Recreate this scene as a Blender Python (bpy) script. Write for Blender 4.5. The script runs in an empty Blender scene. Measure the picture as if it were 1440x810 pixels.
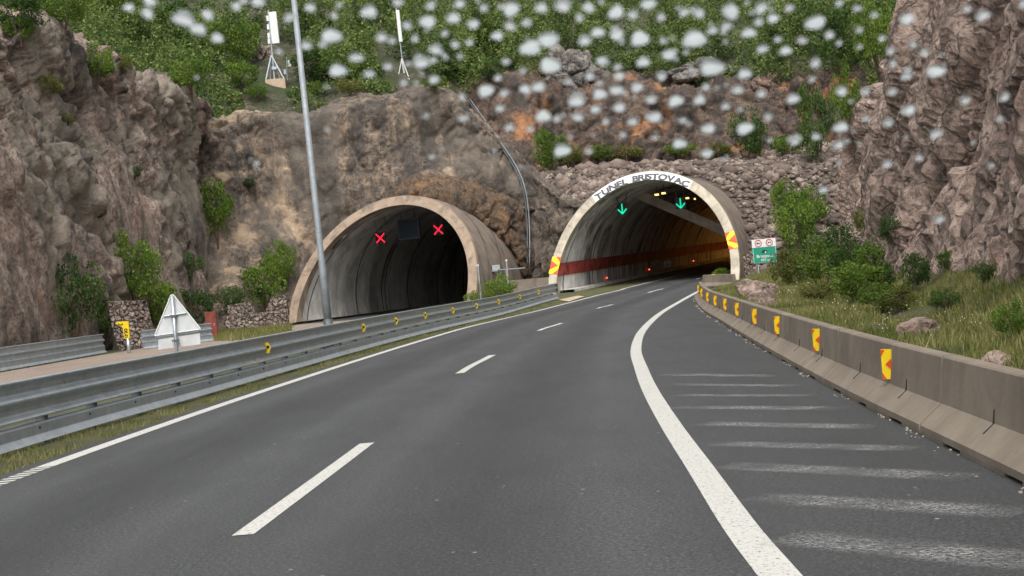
import bpy, bmesh, math, random
import numpy as np
from mathutils import Vector, Matrix, noise
from mathutils.bvhtree import BVHTree
PI = math.pi
random.seed(7)
RNG = np.random.default_rng(7)
S = bpy.context.scene
COL = S.collection

# ------------------------------------------------------------------ camera
F, H, ROLL, PITCH = 2080.0, 1.75, math.radians(5.0), -math.atan(14 / 2080)   # focal length in px of a 1440 px wide picture
_fw = Vector((0, math.cos(PITCH), math.sin(PITCH)))
_up = Vector((0, -math.sin(PITCH), math.cos(PITCH)))
_rt = Vector((1, 0, 0))
RC = _rt * math.cos(ROLL) - _up * math.sin(ROLL)
UC = _up * math.cos(ROLL) + _rt * math.sin(ROLL)
CAM = Vector((0, 0, H))
cd = bpy.data.cameras.new("camera")
cam = bpy.data.objects.new("camera", cd)
COL.objects.link(cam)
m = Matrix((RC, UC, -_fw)).transposed().to_4x4()
m.translation = CAM
cam.matrix_world = m
cd.sensor_width = 36
cd.lens = 36 * F / 1440
cd.clip_start = 0.05
cd.clip_end = 3000
cd.dof.use_dof = True                    # the drops on the windscreen are far out of focus
cd.dof.focus_distance = 60
cd.dof.aperture_fstop = 26.0
S.camera = cam

# ------------------------------------------------------------------ sky, sun, exposure (bright overcast)
SUN_EL, SUN_AZ = math.radians(55), math.radians(184)     # azimuth clockwise from +Y: behind the camera
w = bpy.data.worlds.new("World")
S.world = w
w.use_nodes = True
nt = w.node_tree
sky = nt.nodes.new("ShaderNodeTexSky")
sky.sky_type = 'NISHITA'
sky.sun_disc = False
sky.sun_elevation = SUN_EL
sky.sun_rotation = SUN_AZ
sky.air_density = 1.0
sky.dust_density = 4.0
hs = nt.nodes.new("ShaderNodeHueSaturation")
hs.inputs['Saturation'].default_value = 0.08
nt.links.new(sky.outputs[0], hs.inputs['Color'])
nt.links.new(hs.outputs[0], nt.nodes['Background'].inputs[0])
nt.nodes['Background'].inputs[1].default_value = 0.15
sd = bpy.data.lights.new("sun", 'SUN')
sd.energy = 1.1
sd.angle = math.radians(30)
sd.color = (1, 0.93, 0.83)
sun = bpy.data.objects.new("sun", sd)
COL.objects.link(sun)
sdir = Vector((math.sin(SUN_AZ) * math.cos(SUN_EL), math.cos(SUN_AZ) * math.cos(SUN_EL), math.sin(SUN_EL)))
sun.rotation_euler = sdir.to_track_quat('Z', 'Y').to_euler()
sun.location = (0, -20, 60)
S.view_settings.view_transform = 'Standard'
S.view_settings.look = 'None'
S.view_settings.exposure = 0.65
S.view_settings.gamma = 1
S.cycles.use_denoising = True
S.cycles.max_bounces = 8

# ------------------------------------------------------------------ positions
def ray(px, py):
    return _fw + RC * ((px - 720) / F) - UC * ((py - 405) / F)

def P(px, py, d):                        # the point seen at (px, py) of the photograph, d metres ahead
    return CAM + ray(px, py) * d

def sstep(t):
    t = min(1, max(0, t))
    return t * t * (3 - 2 * t)

def zr(y):                               # the carriageway climbs gently to the tunnel
    if y < 45: return 0.0
    if y < 100: return 0.00018 * (y - 45) ** 2
    return 0.5445 + 0.0198 * (y - 100)

def gz(x, y):
    return zr(y) * sstep((x + 2.5) / 4.5)

def G(px, py, dz=0.0):                   # where the pixel's ray meets the ground
    r = ray(px, py)
    lo = 3.0
    t = lo
    while t < 230:
        p = CAM + r * t
        if p.z < gz(p.x, p.y) + dz:
            break
        lo = t
        t += 0.5
    hi = t
    for _ in range(30):
        mid = (lo + hi) / 2
        p = CAM + r * mid
        if p.z < gz(p.x, p.y) + dz: hi = mid
        else: lo = mid
    return CAM + r * hi

def px_of(p):
    v = Vector(p) - CAM
    d = v.dot(_fw)
    return 720 + F * v.dot(RC) / d, 405 - F * v.dot(UC) / d

def spline(pts, n):                      # Catmull-Rom through the points, n samples evenly along the chord length
    pts = [Vector(p) for p in pts]
    L = [0]
    for a, b in zip(pts, pts[1:]): L.append(L[-1] + (b - a).length)
    out = []
    for k in range(n):
        s = L[-1] * k / (n - 1)
        i = 0
        while i < len(pts) - 2 and L[i + 1] < s: i += 1
        t = (s - L[i]) / max(1e-9, L[i + 1] - L[i])
        p0 = pts[i - 1] if i > 0 else pts[i] * 2 - pts[i + 1]
        p3 = pts[i + 2] if i + 2 < len(pts) else pts[i + 1] * 2 - pts[i]
        p1, p2 = pts[i], pts[i + 1]
        out.append(0.5 * ((2 * p1) + (p2 - p0) * t + (2 * p0 - 5 * p1 + 4 * p2 - p3) * t * t + (3 * p1 - p0 - 3 * p2 + p3) * t ** 3))
    return out

def lerp_tab(tab, y):                    # tab: sorted (y, x)
    if y <= tab[0][0]:
        (a, b), (c, e) = tab[0], tab[1]
    elif y >= tab[-1][0]:
        (a, b), (c, e) = tab[-2], tab[-1]
    else:
        for (a, b), (c, e) in zip(tab, tab[1:]):
            if a <= y <= c: break
    return b + (e - b) * (y - a) / (c - a)

# ------------------------------------------------------------------ materials
def nodes(name):
    mt = bpy.data.materials.new(name)
    mt.use_nodes = True
    t = mt.node_tree
    return mt, t, t.nodes['Principled BSDF']

def N(t, kind, **kw):
    n = t.nodes.new("ShaderNode" + kind)
    for k, v in kw.items():
        if k in n.inputs: n.inputs[k].default_value = v
        else: setattr(n, k, v)
    return n

def coords(t, scale=(1, 1, 1), world=True, rot=(0, 0, 0)):
    if world:
        g = N(t, "NewGeometry")
        o = g.outputs['Position']
    else:
        o = N(t, "TexCoord").outputs['Object']
    mp = N(t, "Mapping")
    mp.inputs['Scale'].default_value = scale
    mp.inputs['Rotation'].default_value = rot
    t.links.new(o, mp.inputs['Vector'])
    return mp.outputs[0]

def noise_n(t, vec, scale, detail=4, rough=0.6, dist=0.0):
    n = N(t, "TexNoise", Scale=scale, Detail=detail, Roughness=rough, Distortion=dist)
    t.links.new(vec, n.inputs['Vector'])
    return n.outputs[0]

def ramp(t, fac, stops):
    r = N(t, "ValToRGB")
    e = r.color_ramp.elements
    while len(e) < len(stops): e.new(0.5)
    for el, (p, c) in zip(e, stops):
        el.position = p
        if not isinstance(c, (tuple, list)): c = (c, c, c)
        el.color = (*c[:3], 1)
    t.links.new(fac, r.inputs[0])
    return r.outputs[0]

def mix(t, fac, a, b, mode='MIX'):
    n = N(t, "MixRGB", blend_type=mode)
    for v, i in ((fac, 0), (a, 1), (b, 2)):
        if isinstance(v, (int, float)): n.inputs[i].default_value = v
        elif isinstance(v, (tuple, list)): n.inputs[i].default_value = (*v[:3], 1)
        else: t.links.new(v, n.inputs[i])
    return n.outputs[0]

def bump(t, b, h, strength=0.5, dist=0.1):
    n = N(t, "Bump", Strength=strength, Distance=dist)
    t.links.new(h, n.inputs['Height'])
    t.links.new(n.outputs[0], b.inputs['Normal'])

def math_n(t, op, a, b=None):
    n = N(t, "Math", operation=op)
    for v, i in ((a, 0), (b, 1)):
        if v is None: continue
        if isinstance(v, (int, float)): n.inputs[i].default_value = v
        else: t.links.new(v, n.inputs[i])
    return n.outputs[0]

def flat(name, col, rough=0.6, metal=0.0, vary=0.12, scale=6.0, emit=0.0, world=True, bumpy=0.0):
    mt, t, b = nodes(name)
    v = coords(t, world=world)
    nz = noise_n(t, v, scale, 5, 0.65)
    dark = tuple(c * (1 - 2 * vary) for c in col)
    lite = tuple(min(1, c * (1 + 2 * vary)) for c in col)
    c = ramp(t, nz, [(0.3, dark), (0.7, lite)])
    t.links.new(c, b.inputs['Base Color'])
    b.inputs['Roughness'].default_value = rough
    b.inputs['Metallic'].default_value = metal
    if emit:
        b.inputs['Emission Color'].default_value = (*col, 1)
        b.inputs['Emission Strength'].default_value = emit
    if bumpy: bump(t, b, noise_n(t, v, scale * 5, 4), 0.4, bumpy)
    return mt

def rock(name, c_main, c_dark, c_lite, c_patch, patch=(0.55, 0.7), stain=0.6, s=1.0, crack=0.5, stainc=(0.05, 0.047, 0.045), stain_lo=0.5, bs=1.0, lean=0.0, skin=None, skin_lo=0.5):
    mt, t, b = nodes(name)
    v = coords(t)
    vs = coords(t, (0.55, 0.55, 0.10), rot=(lean, 0, 0))
    big = noise_n(t, v, 0.22 * s, 6, 0.62, 0.6)
    med = noise_n(t, v, 1.1 * s, 10, 0.74, 0.5)
    tiny = noise_n(t, v, 4.5 * s, 8, 0.75, 0.6)
    c = ramp(t, med, [(0.36, c_dark), (0.5, c_main), (0.63, c_lite)])
    c = mix(t, ramp(t, tiny, [(0.40, 0.75), (0.50, 0)]), c, tuple(q * 0.42 for q in c_dark))
    c = mix(t, ramp(t, tiny, [(0.56, 0), (0.66, 0.6)]), c, tuple(min(1, q * 1.25) for q in c_lite))
    c = mix(t, ramp(t, big, [(patch[0], 0), (patch[1], 1)]), c, mix(t, ramp(t, med, [(0.3, 0.35), (0.7, 1.0)]), c_dark, c_patch))
    st = noise_n(t, vs, 1.0 * s, 6, 0.65, 0.8)
    c = mix(t, math_n(t, 'MULTIPLY', ramp(t, st, [(stain_lo, 0), (stain_lo + 0.14, 1)]), stain), c, mix(t, 0.15, stainc, c))
    keep = None
    if skin:                              # smooth sprayed or mud-washed skin over parts of the face
        sk = noise_n(t, coords(t, (0.6, 0.5, 0.22), rot=(lean, 0, 0)), 0.32, 5, 0.6, 1.0)
        keep = ramp(t, sk, [(skin_lo, 0), (skin_lo + 0.05, 1)])
        c = mix(t, math_n(t, 'MULTIPLY', keep, 0.85), c, mix(t, ramp(t, st, [(0.4, 0.0), (0.62, 0.75)]), skin, tuple(q * 0.45 for q in skin)))
    vo = N(t, "TexVoronoi", feature='DISTANCE_TO_EDGE', Scale=0.9 * s)
    wv = N(t, "VectorMath", operation='ADD')
    nn = N(t, "TexNoise", Scale=1.2 * s, Detail=4)
    t.links.new(v, nn.inputs['Vector'])
    sc = N(t, "VectorMath", operation='SCALE')
    sc.inputs['Scale'].default_value = 1.1 / s
    t.links.new(nn.outputs['Color'], sc.inputs[0])
    t.links.new(v, wv.inputs[0])
    t.links.new(sc.outputs[0], wv.inputs[1])
    t.links.new(wv.outputs[0], vo.inputs['Vector'])
    ck = ramp(t, vo.outputs['Distance'], [(0.0, 0), (0.05, 1)])
    c = mix(t, math_n(t, 'MULTIPLY', math_n(t, 'SUBTRACT', 1.0, ck), crack), c, (0.04, 0.034, 0.03))
    t.links.new(c, b.inputs['Base Color'])
    b.inputs['Roughness'].default_value = 0.88
    fine = noise_n(t, v, 5.0 * s, 9, 0.72)
    h = math_n(t, 'ADD', math_n(t, 'MULTIPLY', fine, 0.5), math_n(t, 'ADD', med, math_n(t, 'MULTIPLY', ck, 0.35 * crack)))
    bump(t, b, h, 0.9, 0.35 * bs)
    return mt

M = {}
M['rock_right'] = rock("pink grey limestone", (0.40, 0.29, 0.24), (0.18, 0.133, 0.11), (0.60, 0.475, 0.40), (0.50, 0.295, 0.23), stain=0.6, s=0.9, crack=0.6, stain_lo=0.54)
M['rock_left'] = rock("weathered pink and grey cut rock", (0.33, 0.245, 0.20), (0.125, 0.103, 0.085), (0.52, 0.41, 0.345), (0.40, 0.25, 0.19), stain=0.95, s=0.8, crack=0.15, stain_lo=0.47, lean=0.45, skin=(0.30, 0.26, 0.205), skin_lo=0.49)
M['rock_head'] = rock("dark stained brown cut rock", (0.20, 0.155, 0.12), (0.085, 0.07, 0.06), (0.38, 0.285, 0.21), (0.58, 0.43, 0.29), patch=(0.51, 0.58), stain=0.9, s=1.0, crack=0.12, stain_lo=0.46, skin=(0.17, 0.145, 0.12), skin_lo=0.50)
M['rock_back'] = rock("orange brown cut rock", (0.145, 0.10, 0.076), (0.08, 0.062, 0.053), (0.25, 0.165, 0.115), (0.52, 0.24, 0.10), patch=(0.57, 0.64), stain=0.85, s=1.1, crack=0.3, stain_lo=0.46)
M['outcrop'] = rock('grey outcrop limestone', (0.22, 0.20, 0.18), (0.12, 0.11, 0.10), (0.36, 0.33, 0.30), (0.28, 0.22, 0.18), stain=0.5, s=1.2, crack=0.5, stain_lo=0.55)
def stone_mat():
    mt, t, b = nodes("broken limestone blocks")
    v = coords(t)
    g = N(t, "NewGeometry")
    c = ramp(t, g.outputs['Random Per Island'], [(0.0, (0.07, 0.055, 0.047)), (0.45, (0.15, 0.112, 0.092)), (0.8, (0.25, 0.19, 0.155)), (1.0, (0.42, 0.34, 0.29))])
    c = mix(t, ramp(t, noise_n(t, v, 5, 6, 0.7), [(0.4, 0.6), (0.6, 0)]), c, (0.10, 0.08, 0.07))
    t.links.new(c, b.inputs['Base Color'])
    b.inputs['Roughness'].default_value = 0.9
    bump(t, b, noise_n(t, v, 9, 6), 0.6, 0.08)
    return mt
M['scree'] = flat("dark soil between the blocks", (0.075, 0.06, 0.05), 0.95, vary=0.3, scale=2)
M['stone'] = stone_mat()
def masonry_mat(name, scale, cs):
    mt, t, b = nodes(name)
    v = coords(t)
    vo = N(t, "TexVoronoi", feature='DISTANCE_TO_EDGE', Scale=scale)
    vc = N(t, "TexVoronoi", Scale=scale)
    for n in (vo, vc): t.links.new(v, n.inputs['Vector'])
    sep = N(t, "SeparateColor")
    t.links.new(vc.outputs['Color'], sep.inputs[0])
    c = ramp(t, sep.outputs[0], [(0, cs[0]), (0.5, cs[1]), (1, cs[2])])
    c = mix(t, math_n(t, 'MULTIPLY', noise_n(t, v, 7, 6), 0.6), c, cs[0])
    e = ramp(t, vo.outputs['Distance'], [(0.01, 0), (0.10, 1)])
    c = mix(t, e, (0.07, 0.057, 0.048), c)
    t.links.new(c, b.inputs['Base Color'])
    b.inputs['Roughness'].default_value = 0.9
    bump(t, b, math_n(t, 'ADD', e, math_n(t, 'MULTIPLY', noise_n(t, v, 9, 5), 0.4)), 1.0, 0.12)
    return mt
M['masonry'] = masonry_mat("rough stone masonry", 3.9, ((0.15, 0.11, 0.09), (0.30, 0.235, 0.195), (0.42, 0.35, 0.30)))
M['soil'] = rock("hillside soil and rock", (0.075, 0.08, 0.04), (0.04, 0.045, 0.022), (0.2, 0.17, 0.14), (0.05, 0.075, 0.02), patch=(0.42, 0.6), stain=0.3, s=1.2, crack=0.2)

def grass_ground():
    mt, t, b = nodes("rough verge soil and grass")
    v = coords(t)
    c = ramp(t, noise_n(t, v, 0.9, 8, 0.7), [(0.3, (0.11, 0.085, 0.06)), (0.48, (0.085, 0.09, 0.035)), (0.62, (0.13, 0.125, 0.05)), (0.8, (0.19, 0.155, 0.085))])
    c = mix(t, ramp(t, noise_n(t, v, 14, 4), [(0.62, 0), (0.72, 0.7)]), c, (0.26, 0.22, 0.19))
    t.links.new(c, b.inputs['Base Color'])
    b.inputs['Roughness'].default_value = 0.95
    bump(t, b, noise_n(t, v, 12, 7, 0.7), 0.9, 0.12)
    return mt
M['verge'] = grass_ground()

def asphalt(name, base, speck=0.25, tracks=False):
    mt, t, b = nodes(name)
    v = coords(t)
    big = noise_n(t, coords(t, (1.0, 0.12, 1.0)), 0.9, 5, 0.6)
    fine = noise_n(t, v, 38, 4, 0.85)
    c = ramp(t, big, [(0.3, tuple(x * 0.86 for x in base)), (0.7, tuple(x * 1.15 for x in base))])
    c = mix(t, ramp(t, fine, [(0.50, 0.0), (0.66, 0.9)]), c, tuple(x * 2.6 for x in base))
    c = mix(t, ramp(t, fine, [(0.36, 0.8), (0.48, 0.0)]), c, tuple(x * 0.4 for x in base))
    c = mix(t, ramp(t, noise_n(t, v, 22, 4, 0.8), [(0.42, 0.55), (0.52, 0.0)]), c, tuple(x * 0.45 for x in base))
    c = mix(t, ramp(t, noise_n(t, coords(t, (1.6, 0.5, 1)), 0.7, 6, 0.65), [(0.45, 0.0), (0.62, 0.35)]), c, tuple(x * 0.62 for x in base))
    if tracks:                            # oil-darkened lane middles, polished wheel tracks, a paving seam
        sx_ = N(t, "SeparateXYZ")
        t.links.new(N(t, "TexCoord").outputs['UV'], sx_.inputs[0])
        wob = math_n(t, 'ADD', sx_.outputs[0], math_n(t, 'MULTIPLY', math_n(t, 'SUBTRACT', noise_n(t, coords(t, (1, .15, 1)), .6, 4), 0.5), 0.05))
        r_ = ramp(t, wob, [(0.03, .45), (.11, .72), (.15, .4), (.21, .2), (.27, .4), (.31, .75), (.395, .5), (.47, .72), (.51, .4), (.57, .2), (.63, .4), (.68, .72), (.78, .5), (.9, .32)])
        c = mix(t, 0.42, c, r_, 'OVERLAY')
    vo = N(t, "TexVoronoi", Scale=4.5, Randomness=1.0)
    t.links.new(v, vo.inputs['Vector'])
    sp = ramp(t, vo.outputs['Distance'], [(0.05, 1), (0.085, 0)])
    gate = ramp(t, noise_n(t, v, 1.7, 3), [(0.5, 0), (0.6, 1)])
    c = mix(t, math_n(t, 'MULTIPLY', math_n(t, 'MULTIPLY', sp, gate), speck), c, (0.42, 0.41, 0.39))
    t.links.new(c, b.inputs['Base Color'])
    b.inputs['Roughness'].default_value = 0.62
    b.inputs['Specular IOR Level'].default_value = 0.35
    t.links.new(ramp(t, big, [(0.3, 0.52), (0.7, 0.70)]), b.inputs['Roughness'])
    bump(t, b, fine, 0.5, 0.012)
    return mt
M['asphalt'] = asphalt("damp asphalt", (0.054, 0.056, 0.058), 0.8, True)
M['pale_road'] = asphalt("pale dusty asphalt", (0.30, 0.24, 0.20), 0.2)

def paint(name, wear_lo, wear_hi, col=(0.72, 0.71, 0.67), sc=9.0, vec=(1, 1, 1), soft=False):
    mt, t, b = nodes(name)
    v = coords(t, vec)
    wv = noise_n(t, v, sc, 8, 0.75)
    fac = ramp(t, wv, [(wear_lo, 0), (wear_hi, 1)])
    c = mix(t, fac, (0.075, 0.076, 0.078), mix(t, math_n(t, 'MULTIPLY', noise_n(t, v, 1.5, 4), 0.35), col, (0.42, 0.41, 0.38)))
    if soft:                              # worn thin towards its edges and ends
        sp_ = N(t, "SeparateXYZ")
        t.links.new(N(t, "TexCoord").outputs['Generated'], sp_.inputs[0])
        ey = ramp(t, math_n(t, 'ABSOLUTE', math_n(t, 'SUBTRACT', sp_.outputs[1], 0.5)), [(0.22, 1), (0.47, 0)])
        ex = ramp(t, math_n(t, 'ABSOLUTE', math_n(t, 'SUBTRACT', sp_.outputs[0], 0.5)), [(0.30, 1), (0.5, 0.25)])
        al = math_n(t, 'MULTIPLY', math_n(t, 'MULTIPLY', ey, ex), math_n(t, 'MULTIPLY', fac, ramp(t, noise_n(t, v, 1.6, 3), [(0.36, 0.25), (0.6, 1)])))
        t.links.new(al, b.inputs['Alpha'])
        c = mix(t, 0.2, col, c)
    t.links.new(c, b.inputs['Base Color'])
    b.inputs['Roughness'].default_value = 0.6
    bump(t, b, fac, 0.3, 0.01)
    return mt
M['paint'] = paint("white road paint", 0.36, 0.46, (0.58, 0.575, 0.54), 32.0)
M['paint_worn'] = paint("worn white bars", 0.41, 0.62, (0.34, 0.34, 0.335), 30.0, (1.0, 1.0, 1), True)

def concrete(name, base, streak=0.5, joint=None, axis=None, dirt=(0.06, 0.055, 0.05), sz=(1.2, 1.2, 0.12)):
    mt, t, b = nodes(name)
    v = coords(t)
    med = noise_n(t, v, 1.1, 7, 0.65, 0.4)
    c = ramp(t, med, [(0.3, tuple(x * 0.72 for x in base)), (0.7, tuple(min(1, x * 1.22) for x in base))])
    st = noise_n(t, coords(t, sz), 1.4, 6, 0.7, 0.4)
    c = mix(t, math_n(t, 'MULTIPLY', ramp(t, st, [(0.5, 0), (0.66, 1)]), streak), c, dirt)
    t.links.new(c, b.inputs['Base Color'])
    b.inputs['Roughness'].default_value = 0.8
    bump(t, b, noise_n(t, v, 18, 6, 0.7), 0.35, 0.02)
    return mt
M['ring_left'] = concrete("tan portal concrete", (0.32, 0.24, 0.175), 0.8, dirt=(0.13, 0.10, 0.08))
M['ring_right'] = concrete("cream portal concrete", (0.46, 0.41, 0.325), 0.6, dirt=(0.20, 0.17, 0.13))
M['shell'] = concrete("stained grey brown shell concrete", (0.21, 0.165, 0.13), 0.75)
M['lining'] = concrete("streaked grey lining concrete", (0.58, 0.56, 0.525), 0.75, dirt=(0.12, 0.11, 0.10), sz=(0.28, 0.28, 0.05))
M['lining_warm'] = concrete("streaked white lining concrete", (0.74, 0.725, 0.70), 0.95, dirt=(0.06, 0.05, 0.045), sz=(0.30, 0.30, 0.05))
M['barrier'] = concrete("brown grey barrier concrete", (0.215, 0.178, 0.138), 0.4, dirt=(0.12, 0.095, 0.072))
M['grey_wall'] = concrete("weathered retaining wall", (0.26, 0.215, 0.175), 0.5)
M['reflection_band'] = concrete('dull brown grey duct', (0.42, 0.36, 0.30), 0.3)  # colour of the bar that stands in for the windscreen reflection
M['plinth'] = concrete("pale plinth concrete", (0.52, 0.40, 0.29), 0.2)
M['red_band'] = flat("faded red wall paint", (0.36, 0.062, 0.05), 0.7, vary=0.4, scale=1.2)

def steel(name, base=0.42, rough=0.45, metal=0.85):
    mt, t, b = nodes(name)
    v = coords(t)
    c = ramp(t, noise_n(t, v, 3, 7, 0.7), [(0.3, (base * 0.70, base * 0.78, base * 0.86)), (0.7, (base * 1.04, base * 1.14, base * 1.22))])
    st = noise_n(t, coords(t, (2, 2, 14)), 1.0, 6, 0.7)
    c = mix(t, ramp(t, st, [(0.55, 0), (0.75, 0.5)]), c, (0.13, 0.12, 0.11))
    t.links.new(c, b.inputs['Base Color'])
    b.inputs['Metallic'].default_value = metal
    t.links.new(ramp(t, noise_n(t, v, 8, 5), [(0.3, rough - 0.1), (0.7, rough + 0.15)]), b.inputs['Roughness'])
    return mt
M['steel'] = steel("galvanised steel", 0.50, 0.36, 0.6)
M['pole'] = steel("weathered pole steel", 0.30, 0.55, 0.25)
M['steel_dark'] = steel("dull dark steel", 0.13, 0.55, 0.6)
M['steel_pale'] = steel("pale zinc steel", 0.45, 0.5, 0.3)
M['white'] = flat("off white plastic", (0.72, 0.73, 0.72), 0.45, vary=0.05)
M['sign_back'] = flat("dusty aluminium sign back", (0.56, 0.58, 0.59), 0.5, 0.15, vary=0.08, scale=2)
M['yellow'] = flat("reflective yellow", (0.80, 0.56, 0.004), 0.6, vary=0.05, emit=0.0)
M['orange'] = flat("reflective orange red", (0.66, 0.07, 0.008), 0.6, vary=0.06)
M['black'] = flat("black", (0.012, 0.012, 0.013), 0.5, vary=0.1)
M['rust'] = flat("rusty red paint", (0.20, 0.045, 0.03), 0.7, vary=0.25, scale=3)
M['green'] = flat("green sign sheet", (0.012, 0.26, 0.17), 0.4, vary=0.04)
M['red'] = flat("red paint", (0.60, 0.03, 0.03), 0.5, vary=0.08)
M['rubber'] = flat("dark gap", (0.02, 0.019, 0.018), 0.9)
M['letter'] = flat("dark blue grey lettering", (0.05, 0.055, 0.075), 0.5)
M['screen'] = flat("dark blue display", (0.035, 0.05, 0.075), 0.25, vary=0.1)
M['lamp_red'] = flat("lit red cross", (1.0, 0.015, 0.05), 0.5, vary=0.0, emit=0.9)
M['lamp_green'] = flat("lit green arrow", (0.0, 0.62, 0.34), 0.5, vary=0.0, emit=0.75)
M['lamp_orange'] = flat("lit sodium lamp", (1.0, 0.62, 0.16), 0.5, vary=0.0, emit=2.2)
M['lamp_stud'] = flat("lit red stud", (1.0, 0.10, 0.05), 0.5, vary=0.0, emit=1.6)
M['bark'] = flat("bark", (0.09, 0.065, 0.045), 0.9, vary=0.3)
M['grit'] = flat('pale grit', (0.36, 0.32, 0.28), 0.9, vary=0.35, scale=30)
M['flower'] = flat("pale flower", (0.75, 0.72, 0.5), 0.7)

def leaf(name, a, b_, c_):
    mt, t, b = nodes(name)
    g = N(t, "NewGeometry")
    oi = N(t, "ObjectInfo")
    nz = noise_n(t, coords(t), 0.35, 4, 0.6)
    f = math_n(t, 'ADD', math_n(t, 'MULTIPLY', math_n(t, 'ADD', math_n(t, 'MULTIPLY', math_n(t, 'SUBTRACT', nz, 0.5), 1.9), 0.5), 0.62), math_n(t, 'MULTIPLY', g.outputs['Random Per Island'], 0.38))
    c = ramp(t, f, [(0.25, a), (0.5, b_), (0.78, c_)])
    t.links.new(c, b.inputs['Base Color'])
    b.inputs['Roughness'].default_value = 0.55
    b.inputs['Specular IOR Level'].default_value = 0.25
    tr = N(t, "BsdfTranslucent")
    t.links.new(c, tr.inputs[0])
    mx = N(t, "MixShader")
    mx.inputs[0].default_value = 0.35
    t.links.new(b.outputs[0], mx.inputs[1])
    t.links.new(tr.outputs[0], mx.inputs[2])
    t.links.new(mx.outputs[0], t.nodes['Material Output'].inputs[0])
    return mt
M['leaf'] = leaf("fresh green leaves", (0.05, 0.095, 0.014), (0.11, 0.19, 0.026), (0.22, 0.31, 0.05))
M['leaf_dark'] = leaf("deep green leaves", (0.026, 0.06, 0.014), (0.06, 0.115, 0.025), (0.12, 0.185, 0.04))
M['leaf_wood'] = leaf("woodland leaves", (0.045, 0.08, 0.024), (0.125, 0.19, 0.05), (0.27, 0.325, 0.10))
M['leaf_dry'] = leaf("olive verge leaves", (0.075, 0.095, 0.022), (0.15, 0.17, 0.04), (0.27, 0.26, 0.085))
M['grass'] = leaf("grass blades", (0.085, 0.115, 0.025), (0.19, 0.20, 0.06), (0.36, 0.325, 0.15))

# ------------------------------------------------------------------ building helpers
def tag(o, label=None, cat=None, group=None, kind=None):
    for k, v in (('label', label), ('category', cat), ('group', group), ('kind', kind)):
        if v: o[k] = v
    return o

def empty(name, loc, label=None, cat=None, group=None, rz=0.0):
    o = bpy.data.objects.new(name, None)
    COL.objects.link(o)
    o.empty_display_size = 0.2
    o.location = loc
    o.rotation_euler = (0, 0, rz)
    return tag(o, label, cat, group)

class MB:
    def __init__(self): self.v, self.f = [], []
    def add(self, v, f):
        k = len(self.v)
        self.v += [Vector(p) for p in v]
        self.f += [tuple(i + k for i in q) for q in f]
        return self
    def box(self, c, s, mt=None):
        x, y, z = s[0] / 2, s[1] / 2, s[2] / 2
        vs = [Vector((a * x, b * y, e * z)) for a in (-1, 1) for b in (-1, 1) for e in (-1, 1)]
        if mt: vs = [mt @ p for p in vs]
        return self.add([p + Vector(c) for p in vs], [(0, 1, 3, 2), (4, 6, 7, 5), (0, 4, 5, 1), (2, 3, 7, 6), (0, 2, 6, 4), (1, 5, 7, 3)])
    def tube(self, pts, r, n=8, r2=None):
        pts = [Vector(p) for p in pts]
        rings = []
        for i, p in enumerate(pts):
            d = (pts[min(i + 1, len(pts) - 1)] - pts[max(i - 1, 0)]).normalized()
            a = d.cross(Vector((0, 0, 1)))
            if a.length < 1e-3: a = Vector((1, 0, 0))
            a.normalize()
            b = d.cross(a)
            rr = r if r2 is None else r + (r2 - r) * i / max(1, len(pts) - 1)
            rings.append([p + (a * math.cos(2 * PI * k / n) + b * math.sin(2 * PI * k / n)) * rr for k in range(n)])
        v = [q for rg in rings for q in rg]
        f = [(i * n + k, i * n + (k + 1) % n, (i + 1) * n + (k + 1) % n, (i + 1) * n + k) for i in range(len(pts) - 1) for k in range(n)]
        f += [tuple(range(n))[::-1], tuple((len(pts) - 1) * n + k for k in range(n))]
        return self.add(v, f)
    def sheet(self, rows):
        n = len(rows[0])
        v = [p for r in rows for p in r]
        f = [(i * n + j, i * n + j + 1, (i + 1) * n + j + 1, (i + 1) * n + j) for i in range(len(rows) - 1) for j in range(n - 1)]
        return self.add(v, f)
    def prism(self, poly, mt, depth):      # poly in local x,z ; extruded along local -y by depth
        n = len(poly)
        v = [mt @ Vector((x, 0, z)) for x, z in poly] + [mt @ Vector((x, depth, z)) for x, z in poly]
        f = [tuple(range(n)), tuple(range(2 * n - 1, n - 1, -1))] + [(i, i + n, (i + 1) % n + n, (i + 1) % n) for i in range(n)]
        return self.add(v, f)
    def build(self, name, mat, parent=None, smooth=False, bevel=0.0):
        me = bpy.data.meshes.new(name)
        off = Vector((0, 0, 0))
        o = bpy.data.objects.new(name, me)
        COL.objects.link(o)
        vs = self.v
        if parent is not None:
            inv = world_of(parent).inverted()
            vs = [inv @ p for p in vs]
            o.parent = parent
        me.from_pydata([tuple(p) for p in vs], [], self.f)
        bm = bmesh.new()
        bm.from_mesh(me)
        bmesh.ops.recalc_face_normals(bm, faces=bm.faces)
        bm.to_mesh(me)
        bm.free()
        me.materials.append(mat)
        if smooth: me.shade_smooth()
        if bevel:
            md = o.modifiers.new("bevel", 'BEVEL')
            md.width = bevel
            md.segments = 2
        return o

def world_of(o):
    mw = Matrix.Translation(o.location) @ o.rotation_euler.to_matrix().to_4x4() @ Matrix.Diagonal((*o.scale, 1))
    return world_of(o.parent) @ mw if o.parent is not None else mw

def frame(loc, ydir, up=(0, 0, 1)):       # local x right, y away (ydir), z up
    y = Vector(ydir).normalized()
    x = y.cross(Vector(up)).normalized()
    z = x.cross(y)
    mt = Matrix((x, y, z)).transposed().to_4x4()
    mt.translation = Vector(loc)
    return mt

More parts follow.
